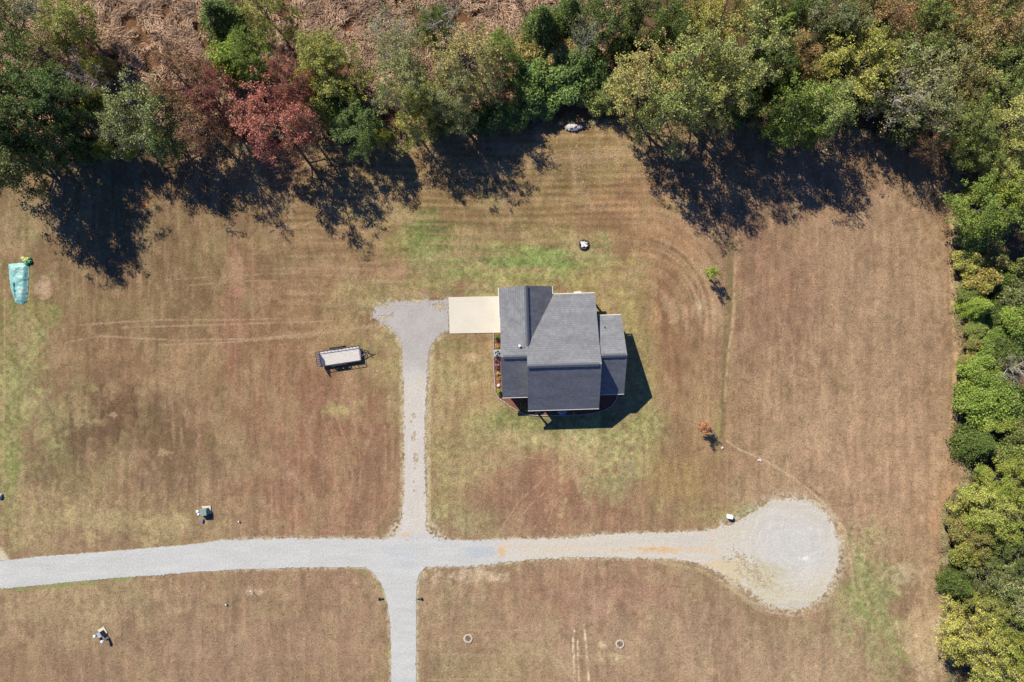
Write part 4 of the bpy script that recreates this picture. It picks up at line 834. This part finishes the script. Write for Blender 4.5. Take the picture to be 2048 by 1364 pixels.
def plant(px, py, h, rad, kind, c1, c2, label, group='trees of the woods', ground=False):
    (tm, cm), PH, PR = PROTO[kind]; small = kind[0] in 'MG'
    p = G(px, py, -.02) if ground else G(px, py, -.02, h*(.62 if not small else .4))
    o = empty('shrub' if small else 'tree', p, R0.uniform(0, 6.28), label, 'shrub' if small else 'tree', group)
    o.scale = (rad/PR, rad/PR, h/PH)
    t = link('stems' if small else 'trunk', tm, o); c = link('crown', cm, o)
    c.color = (*PAL[c1], 1); c['leaf_tone'] = PAL[c2]
    return o
T = [
# left woods
(70,20,9,2.6,'T0','grey','pale','thin pale half bare tree at the top edge, nearest the top left corner'),
(140,50,9,3.4,'B1','ygreen','olive','yellow green tree by the top left corner with pink meadow grass on its right'),
(15,40,8,2.8,'B0','dgreen','olive','dark green tree in the top left corner'),
(430,22,6.5,3.7,'C0','dgreen','green','dark evergreen standing in the meadow at the top edge'),
(535,30,9,3.1,'B2','ygreen','olive','yellow green tree at the top edge just right of the dark meadow evergreen'),
(470,130,6.5,3.1,'M2','bright','vivid','round bright green bush between the two red trees'),
(505,118,8.5,2.9,'B0','bright','green','light green tree directly above the bright red tree'),
(375,165,12,4.0,'B3','dred','brown','dark red leaved tree, the taller and darker neighbour of the bright red tree'),
(400,260,11,3.2,'S0','brown','dred','brownish red thin tree at the lawn edge below the dark red tree'),
(425,195,11,3.0,'B3','dred','red','dark red crown touching the left side of the bright red tree'),
(545,245,12.5,4.5,'B3','red','red','large bright red tree at the lawn edge, reddest in the photo'),
(585,170,11,2.8,'B3','red','dred','small red crown rising behind the large bright red tree'),
(610,265,10,2.6,'S0','dred','brown','thin dark red crown on the right flank of the large bright red tree'),
(290,230,11,4.2,'B0','grey','green','grey green tree left of the dark red tree'),
(245,260,9,2.8,'S0','olive','grey','thin olive grey tree on the left flank of the grey green tree'),
(330,285,8,2.5,'B1','blue','green','blue green low tree at the foot of the dark red tree'),
(95,110,8,3.2,'S0','brown','olive','brownish olive tree above the green trees on the left'),
(175,155,9,2.8,'T1','grey','tan','bare grey branched tree beside the left meadow strip'),
(205,140,6,1.6,'M0','ygreen','olive','small yellow green shrub right of the bare grey tree'),
(30,150,12,4.2,'B0','green','dgreen','large green tree on the left edge, highest of the green ones there'),
(110,195,11,3.3,'B1','green','blue','green tree just below the bare grey tree'),
(50,235,12,4.4,'B2','green','dgreen','broad dark green tree on the left edge above the long shadows'),
(115,285,9,3.0,'B0','dgreen','green','dark green tree at the lawn corner of the left woods'),
(20,325,13,4.2,'B1','dgreen','olive','tall olive dark tree casting the leftmost big shadow on the lawn'),
(-50,245,16,5.4,'S0','olive','green','tall loose tree just beyond the left edge whose shadow falls by the tarp'),
(-30,255,15,5.2,'B3','dgreen','olive','tall tree beyond the left edge throwing the broad left shadow'),
(175,300,5,1.8,'M0','dgreen','green','dark shrub in the shade between the left green trees and the grey green tree'),
(215,300,5,1.6,'M2','ygreen','green','yellowish green shrub left of the small pale sapling at the lawn edge'),
(270,310,4,1.3,'M1','vivid','ygreen','small vivid yellow green shrub at the lawn edge under the grey green tree'),
(200,215,6,2.2,'M2','ygreen','dgreen','low green shrub right of the left green trees'),
(165,235,5,1.8,'M1','brown','tan','low brown shrub amid the left green trees'),
# centre woods
(640,115,9,3.2,'B1','olive','ygreen','olive tree below the pink meadow, leftmost of the olive trees'),
(675,160,9,3.6,'B2','olive','ygreen','round olive tree right of the bright red tree'),
(625,180,6,2.4,'M2','pale','yellow','pale yellow vine covered shrub between the bright red tree and the olive trees'),
(715,255,8,2.9,'B0','blue','green','blue green tree at the lawn edge right of the bright red tree'),
(665,225,6,2.4,'M0','green','pale','green shrub under the round olive tree'),
(700,200,5,2.0,'M2','dgreen','green','dark shrub behind the blue green lawn edge tree'),
(770,280,6,1.3,'M0','ygreen','olive','low yellow green shrub at the lawn edge, smallest between the central trees'),
(830,255,8,2.6,'S0','ygreen','yellow','ragged yellow green tree hanging over the lawn left of the central shadows'),
(735,285,4,1.4,'M1','bright','ygreen','small bright shrub at the lawn edge below the blue green tree'),
(785,75,10,3.6,'T0','grey','green','half bare grey green tree at the top edge with white branches'),
(800,110,9,3.2,'S1','grey','olive','thin grey green tree just below the half bare tree at the top'),
(885,40,10,3.4,'T1','grey','pale','bare silvery tree at the top edge left of the dark meadow hollow'),
(865,55,7,2.4,'B0','dgreen','green','dark green crown beneath the bare silvery tree'),
(810,170,11.5,3.4,'B2','olive','grey','olive tree in the middle of the central group'),
(845,200,10,2.5,'B1','olive','ygreen','yellow olive tree just below the middle of the central group'),
(935,130,11.5,4.6,'S0','olive','tan','wide thin olive brown tree, largest of the central group'),
(900,190,11.5,3.2,'B3','olive','grey','grey olive tree draped in vines below the wide olive brown tree'),
(920,230,8,2.6,'S1','pale','olive','pale thin tree with visible branches at the lawn edge of the central group'),
(1000,105,8,2.6,'B1','green','bright','green tree on the right shoulder of the wide olive brown tree'),
(975,165,8,2.6,'S0','olive','pale','thin pale olive tree next to the dark gap in the woods'),
(985,235,4.5,2.2,'M0','dgreen','blue','dark blue green shrub at the lawn edge below the dark gap'),
(1025,232,3.4,2.3,'M2','blue','green','blue green vine mound at the lawn edge right of the dark gap'),
(950,250,4,1.9,'M1','dgreen','green','dark low shrub under the pale thin tree'),
(880,255,4,1.8,'M0','dgreen','olive','dark low shrub between the ragged yellow green tree and the pale thin tree'),
(1072,160,4.5,3.4,'M2','blue','bright','blue green vine mound, highest of the three above the stone heap'),
(1115,178,3.6,3.5,'M0','blue','kudzu','large blue green vine mound directly above the stone heap'),
(1162,135,5,3.4,'M2','blue','green','green vine mound between the stone heap and the tall dark trees'),
(1080,208,2.8,2.5,'M1','blue','kudzu','low vine mound just left of the stone heap'),
(1188,192,2.8,2.5,'M2','green','pale','low leafy shrub just right of the stone heap'),
(1060,105,4,2.4,'M0','tan','olive','tan shrub beside the meadow hollow'),
(1120,110,4,2.6,'M1','tan','olive','tan olive shrub right of the meadow hollow'),
# right half, top
(1085,40,9,3.6,'C0','dgreen','green','tall dark evergreen at the top edge right of the meadow hollow'),
(1140,20,8.5,3.2,'C1','dgreen','green','second dark evergreen at the top edge, between the hollow and the vine clad snag'),
(1170,75,10,2.2,'T0','pale','grey','narrow pale snag wrapped in vines among the dark evergreens'),
(1225,40,10,3.4,'B0','dgreen','green','dark green tree at the top edge right of the pale snag'),
(1290,30,11,3.4,'B2','dgreen','olive','dark olive green tree at the top edge left of the orange yellow one'),
(1250,110,7,2.4,'M0','green','dgreen','green shrub in the dark gap left of the great pale trees'),
(1340,60,12,3.0,'B1','dgreen','green','dark tree at the top edge behind the great pale trees'),
(1385,45,13,3.4,'S0','yellow','ygreen','golden yellow crown at the top behind the great pale trees'),
(1440,40,13,3.6,'B3','ygreen','tan','yellow tan crown at the top edge right of the golden one'),
(1285,170,14,4.2,'B3','pale','tan','great pale leafy tree, leftmost of those overhanging the lawn right of the stone heap'),
(1340,215,15,4.2,'S0','pale','green','great pale tree leaning over the lawn with the longest shadow'),
(1385,150,16,4.6,'B3','pale','olive','tallest pale green tree in the middle of the great pale group'),
(1440,205,14,3.6,'S0','pale','ygreen','pale tree at the lawn edge, rightmost of the great pale group at the front'),
(1480,120,16,4.6,'B3','pale','olive','wide pale olive tree on the right of the great pale group'),
(1235,180,5,2.6,'B1','green','pale','green tree at the left foot of the great pale group'),
(1565,55,10,3.2,'C1','green','bright','bright evergreen at the top edge right of the yellow tan crown'),
(1550,115,10,2.8,'B0','green','dgreen','green tree right of the wide pale olive tree'),
(1640,35,11,3.2,'B2','dgreen','grey','dark grey green tree at the top edge, two right of the bright evergreen'),
(1690,60,10,2.8,'B1','green','grey','dull green tree at the top between the dark grey green and copper trees'),
(1595,110,9,2.6,'S0','tan','orange','tan leaved tree above the dark evergreen bush'),
(1565,160,8,2.3,'C0','dgreen','dgreen','dark evergreen bush below the tan leaved tree'),
(1620,140,8,2.0,'S0','tan','olive','small tan tree left of the golden green tree'),
(1710,140,11,4.2,'B3','yellow','ygreen','golden green tree, brightest yellow at the top right'),
(1740,110,10,3.0,'B1','ygreen','olive','yellow green shoulder crown right of the golden green tree'),
(1585,225,11,3.6,'B0','green','bright','fresh green tree at the lawn edge left of its twin'),
(1645,220,11,3.6,'B1','green','pale','fresh green tree at the lawn edge below the golden green tree'),
(1610,270,6,1.8,'B2','bright','green','small bright green tree jutting onto the lawn from the fresh green pair'),
(1530,235,8,1.8,'S0','olive','brown','small olive tree in the shade left of the fresh green pair'),
(1770,40,11,3.6,'S0','orange','brown','copper leaved tree at the top edge, left one'),
(1910,20,11,3.4,'S0','orange','tan','copper leaved tree at the top edge nearer the corner'),
(1840,70,10,3.2,'B2','green','olive','green tree between the two copper leaved trees'),
(1790,120,9,3.2,'S0','olive','green','olive green tree below the left copper tree'),
(1855,145,11,4.4,'S1','olive','grey','wide thin grey olive tree in the upper right woods'),
(1800,195,12,3.8,'T0','grey','tan','half bare grey brown tree right of the golden green tree'),
(1850,220,12,3.4,'S1','grey','olive','sparse grey green tree at the lawn edge near the right corner'),
(1800,255,7,2.2,'M2','dgreen','blue','dark shrub in the shade under the half bare grey tree'),
(1860,285,7,2.6,'S1','dred','brown','low dark red thin tree at the lawn corner'),
(1775,260,4,1.4,'M1','red','green','small red tinged shrub at the lawn edge'),
(1970,70,11,3.6,'S0','brown','tan','brown thin tree below the corner copper tree'),
(2030,50,11,3.4,'S1','tan','brown','tan thin tree in the top right corner'),
(2010,130,10,3.4,'B0','olive','green','olive green tree on the right edge below the corner'),
(1935,140,10,3.4,'S0','olive','tan','thin olive tan tree between the wide grey olive tree and the right edge'),
(1985,175,9,3.0,'B2','green','pale','light green tree in the upper right woods'),
(1915,190,9,2.8,'S1','brown','olive','brownish thin tree right of the sparse grey green tree'),
(1930,255,10,3.0,'B1','green','olive','green tree at the inner corner where the two woods meet'),
(1960,310,9,2.6,'B0','olive','green','olive tree just below the inner corner of the woods'),
(2025,245,11,3.6,'S0','pale','yellow','pale yellow green tree on the right edge above the long tree gap'),
(2020,320,9,3.0,'B3','ygreen','pale','yellow green tree on the right edge with grey twigs beside it'),
(1745,5,10,3.2,'B1','dgreen','olive','dark green crown cut by the top edge above the left copper tree'),
(1700,12,10,2.8,'S0','olive','brown','brown olive crown at the top edge left of the left copper tree'),
(1865,15,10,3.0,'B0','olive','green','olive green crown at the top edge between the copper trees'),
(1965,15,10,3.2,'B2','green','olive','green crown at the top edge right of the nearer copper tree'),
(2030,-5,10,3.4,'B0','brown','olive','brown olive crown cut by the top right corner'),
(1900,85,9,3.0,'B1','olive','tan','olive tan tree below the nearer copper tree'),
(1815,150,8,2.6,'B0','green','olive','green tree below the olive green one under the left copper tree'),
(1970,120,8,2.6,'M0','dgreen','olive','dark undergrowth shrub below the brown thin tree in the upper right woods'),
(1745,190,8,2.4,'B2','dgreen','olive','dark green tree between the golden green and half bare trees'),
(1910,230,7,2.6,'M0','dgreen','olive','dark undergrowth shrub at the inner corner of the woods'),
(1520,10,10,3.0,'B1','olive','green','olive green crown at the top edge left of the bright evergreen'),
(1600,10,10,3.0,'B0','dgreen','green','dark green crown at the top edge right of the bright evergreen'),
(1670,110,8,2.4,'M2','dgreen','green','dark shrub in the gap above the golden green tree'),
(1480,210,8,2.4,'M0','dgreen','green','dark undergrowth below the great pale trees'),
# right strip going down
(1985,415,9,4.0,'B0','bright','green','large bright green tree, topmost of the right strip'),
(2030,385,9,3.4,'B1','bright','ygreen','bright green tree on the right edge behind the topmost of the strip'),
(1940,480,4,1.9,'M2','blue','green','blue green shrub at the field edge below the large bright green tree'),
(1930,400,3.5,1.5,'M1','pale','olive','pale tall weed clump at the field edge by the large bright green tree'),
(1930,525,3.5,1.7,'M0','yellow','olive','yellow orange shrub at the field edge, upper right strip'),
(1985,520,4,1.7,'M2','pale','brown','dusty brown shrub beside the dark hollow of the right strip'),
(1955,560,4,2.2,'M0','ygreen','tan','yellow green shrub below the yellow orange one'),
(2035,545,5,2.2,'M1','olive','green','olive shrub on the right edge beside the dark hollow'),
(1965,612,5,2.3,'C1','vivid','bright','low flat vivid green evergreen with its dark shadow below'),
(2025,590,4,2.2,'M2','grey','green','grey green shrub on the right edge above the vine bank'),
(2030,645,4,2.8,'M0','kudzu','bright','vine mound on the right edge level with the back of the house'),
(1990,665,2.5,1.8,'M1','kudzu','green','low vine mound under the vivid evergreen'),
(2010,700,3.5,2.6,'M2','green','dgreen','vine mound level with the middle of the house'),
(1945,690,2,1.4,'M1','green','tan','small green shrub at the field edge level with the house roof'),
(2035,740,6,2.4,'T0','grey','brown','bare grey bush on the right edge amid the vines'),
(1960,745,3.5,2.7,'M0','kudzu','bright','vine mound at the field edge left of the bare grey bush'),
(1955,800,4,3.2,'M2','bright','kudzu','large bright vine mound at the field edge, below the bare grey bush'),
(2020,805,4,3.0,'M0','green','kudzu','large vine mound on the right edge below the bare grey bush'),
(1940,585,2.5,1.8,'M2','olive','green','olive shrub between the yellow green one and the low vivid evergreen'),
(1985,625,2.5,2.0,'M0','green','dgreen','dark green undergrowth right behind the low vivid evergreen'),
(1955,655,2.2,1.9,'M2','olive','kudzu','olive scrub at the field edge under the low vivid evergreen'),
(1975,705,2.5,2.2,'M0','green','kudzu','green scrub left of the vine mound level with the middle of the house'),
(1930,720,1.8,1.3,'M1','olive','tan','low tan green scrub at the field edge level with the ridge of the house'),
(1930,790,2.2,1.8,'M2','green','olive','green scrub on the field side of the large bright vine mound'),
(1985,775,3.2,2.6,'M1','kudzu','green','vine mound between the bare grey bush and the large bright vine mound'),
(2000,560,3,2.2,'M2','green','dgreen','dark green shrub between the dark hollow and the low vivid evergreen'),
(1985,840,3.5,2.6,'M1','kudzu','ygreen','yellowish vine mound above the round dark bush'),
(2035,860,4,2.6,'M2','dgreen','olive','vine mound on the right edge behind the round dark bush'),
(1965,890,5,3.4,'C0','green','dgreen','round dark green bush standing out at the field edge'),
(2025,915,4,2.6,'M0','olive','green','olive vine mound right of the round dark bush'),
(1965,945,2.5,1.4,'M1','olive','green','small olive shrub under the round dark bush'),
(2020,965,6,3.0,'B0','ygreen','bright','yellow green tree on the right edge, upper of the yellowing group'),
(1965,1010,7,3.0,'B1','bright','yellow','yellow tinged tree at the field edge, top of the yellowing group'),
(2015,1030,7,3.6,'B2','ygreen','bright','broad yellow green tree in the middle of the yellowing group'),
(1915,1055,4,2.2,'M0','olive','brown','brownish olive shrub projecting furthest into the field'),
(1960,1080,6,2.8,'B0','bright','brown','green tree with brown patches in the yellowing group'),
(2025,1105,7,3.2,'B3','green','dgreen','green tree on the right edge below the broad yellow green one'),
(1925,1105,4.5,2.0,'M2','ygreen','olive','yellow olive shrub at the field edge below the brownish one'),
(1925,1175,5,2.5,'C1','dgreen','green','dark green round evergreen in the lower right strip'),
(1985,1160,7,3.0,'S0','olive','dgreen','olive thin tree beside the dark green lower evergreen'),
(2035,1180,8,3.4,'S0','pale','grey','pale grey green tree on the right edge in the lower strip'),
(1970,1215,6,2.4,'B1','ygreen','olive','yellow olive tree above the bright yellow tree'),
(2030,1250,7,2.8,'B0','green','ygreen','green tree on the right edge beside the bright yellow tree'),
(1945,1285,9,3.8,'B3','yellow','ygreen','bright yellow tree in the lower right corner, yellowest of the strip'),
(1990,1340,8,3.2,'B2','yellow','green','yellow tree cut by the bottom edge in the right corner'),
(2040,1310,8,2.6,'B1','bright','ygreen','bright green tree in the bottom right corner'),
(1915,1245,1.5,.8,'M1','dgreen','olive','tiny dark shrub by the bare spot above the bright yellow tree'),
(1928,984,1.0,.6,'M1','green','blue','tiny green shrub alone on the brown leaf litter'),
(1900,1020,1.0,.5,'M1','olive','tan','tiny olive sprig at the edge of the brownish shrub'),
]
for a in T: plant(*a)
plant(1413.5,549,3.7,.85,'Y0','vivid','ygreen','young light green tree alone on the lawn right of the house', 'young trees on the lawn', True)
plant(1401.5,851,3.0,.85,'Y0','orange','red','young orange leaved tree alone on the lawn above the turnaround', 'young trees on the lawn', True)
for a in [(994.5,676,.9,.50,'green','bright','round green shrub at the garage end of the west bed'),(994,692,.4,.32,'orange','yellow','orange flowering shrub between the round green one and the air conditioner'),
          (996,699,.35,.25,'yellow','green','yellow flowering shrub just above the air conditioner'),(993,722,.5,.34,'purple','purple','purple leaved shrub just below the air conditioner'),(995,735,.55,.42,'purple','dred','larger purple shrub, second below the air conditioner'),
          (995,729,.3,.28,'orange','tan','orange flowers between the two purple shrubs'),(996,748,.4,.32,'yellow','orange','yellow orange flowers below the purple shrubs'),(998,758,.35,.30,'orange','green','orange and green clump in the middle of the west bed'),
          (999,784,.9,.46,'vivid','green','light green shrub at the front corner of the west bed'),(1046,811,.8,.5,'green','olive','green shrub in the shade of the front eave, left'),(1053,820,.5,.4,'olive','pale','pale tufted plant in the shade of the front eave'),
          (1075,825,.4,.35,'pale','olive','pale plant below the front eave left of the step'),(1150,825,.5,.4,'olive','green','olive shrub below the front eave right of the step'),(1200,815,.6,.45,'dgreen','green','dark shrub in the curved bed end on the right')]:
    plant(a[0], a[1], a[2], a[3], 'G0', a[4], a[5], a[6], 'plants in the bed round the house', True)
mb = MB(); rr = random.Random(2); rock(mb, (0,0,.15), .22, rr, 1); tag(mb.build('garden_stone', MAT['stone'], None, G(997,771)), 'white stone in the west bed above the front corner shrub', 'stone')

# ------------------------------------------------------------------ tall dry grass, fringe, litter
def blades(name, P, length, width, mat, seed, label, cat=None):
    r = np.random.RandomState(seed); n = len(P); ls = length*r.uniform(.6, 1.3, (n, 1)); az = r.rand(n)*6.283
    az = az*.35+fbm(P[:, 0], P[:, 1], 3.5, 4, 2)*14; d = np.stack([np.cos(az), np.sin(az), np.zeros(n)], -1); s = np.stack([-np.sin(az), np.cos(az), np.zeros(n)], -1)*width*r.uniform(.6, 1.3, (n, 1))/2
    up = np.array([0, 0, 1.0]); ln = r.uniform(.35, .95, (n, 1)); a = P; b = P+up*ls*.55+d*ls*.3*ln; c = P+up*ls*(.75-.35*ln)+d*ls*.95*ln
    V = np.stack([a-s, a+s, b-s, b+s, c-s*.3, c+s*.3], 1).reshape(-1, 3); i = np.arange(n)[:, None]*6
    F = np.concatenate([i+np.array([[0,1,3,2]]), i+np.array([[2,3,5,4]])], 0); tag(link(name, mesh_np(name, V, F, mat)), label, kind='stuff')
r = np.random.RandomState(4); n = 150000; px = r.uniform(-60, 1260, n); py = r.uniform(-60, 320, n); gx_, gy_ = px, py
dens = fbm(px, py, 30, 3, 3); ok = (py < WOOD(px)-12) & (dens > .36+.35*sstep(-90, 0, py-WOOD(px))); px, py = px[ok], py[ok]
blades('tall_dry_grass', np.stack([(px-1024)*M, (682-py)*M, np.full(len(px), -.03)], -1), .95, .06, MAT['dry_blade'], 3, 'tall pinkish dry meadow grass behind the tree line')
n = 46000; t = r.rand(n); side = r.rand(n) < .55; qy = r.uniform(320, 1400, n); qx = r.uniform(-60, 1910, n)
px = np.where(side, WOODX(qy)+r.normal(size=n)*6+6, qx); py = np.where(side, qy, WOOD(qx)+r.normal(size=n)*5-8)
keep = fbm(px, py, 12, 6, 3) > .45; px, py = px[keep], py[keep]
blades('woods_edge_grass', np.stack([(px-1024)*M, (682-py)*M, np.full(len(px), -.03)], -1), .42, .05, MAT['straw_blade'], 8, 'fringe of straw coloured long grass where the lawn meets the woods')
n = 3200; px = np.concatenate([r.normal(1160, 90, n//2), r.uniform(1240, 1900, n//4), r.uniform(1480, 1900, n//4)]); py = np.concatenate([290+np.abs(r.normal(0, 45, n//2)), 280+np.abs(r.normal(0, 60, n//4)), r.uniform(300, 1000, n//4)])
P_ = np.stack([(px-1024)*M, (682-py)*M, np.full(len(px), .02)], -1); V, F = leaves(P_, .11, 5, 3.0); m_ = MAT['fallen'] = blade_mat('fallen_leaf', (.30,.18,.10), (.50,.38,.25), (.66,.58,.46))
tag(link('fallen_leaves', mesh_np('fallen_leaves', V, F, m_)), 'scattered pale fallen leaves on the lawn', kind='stuff')
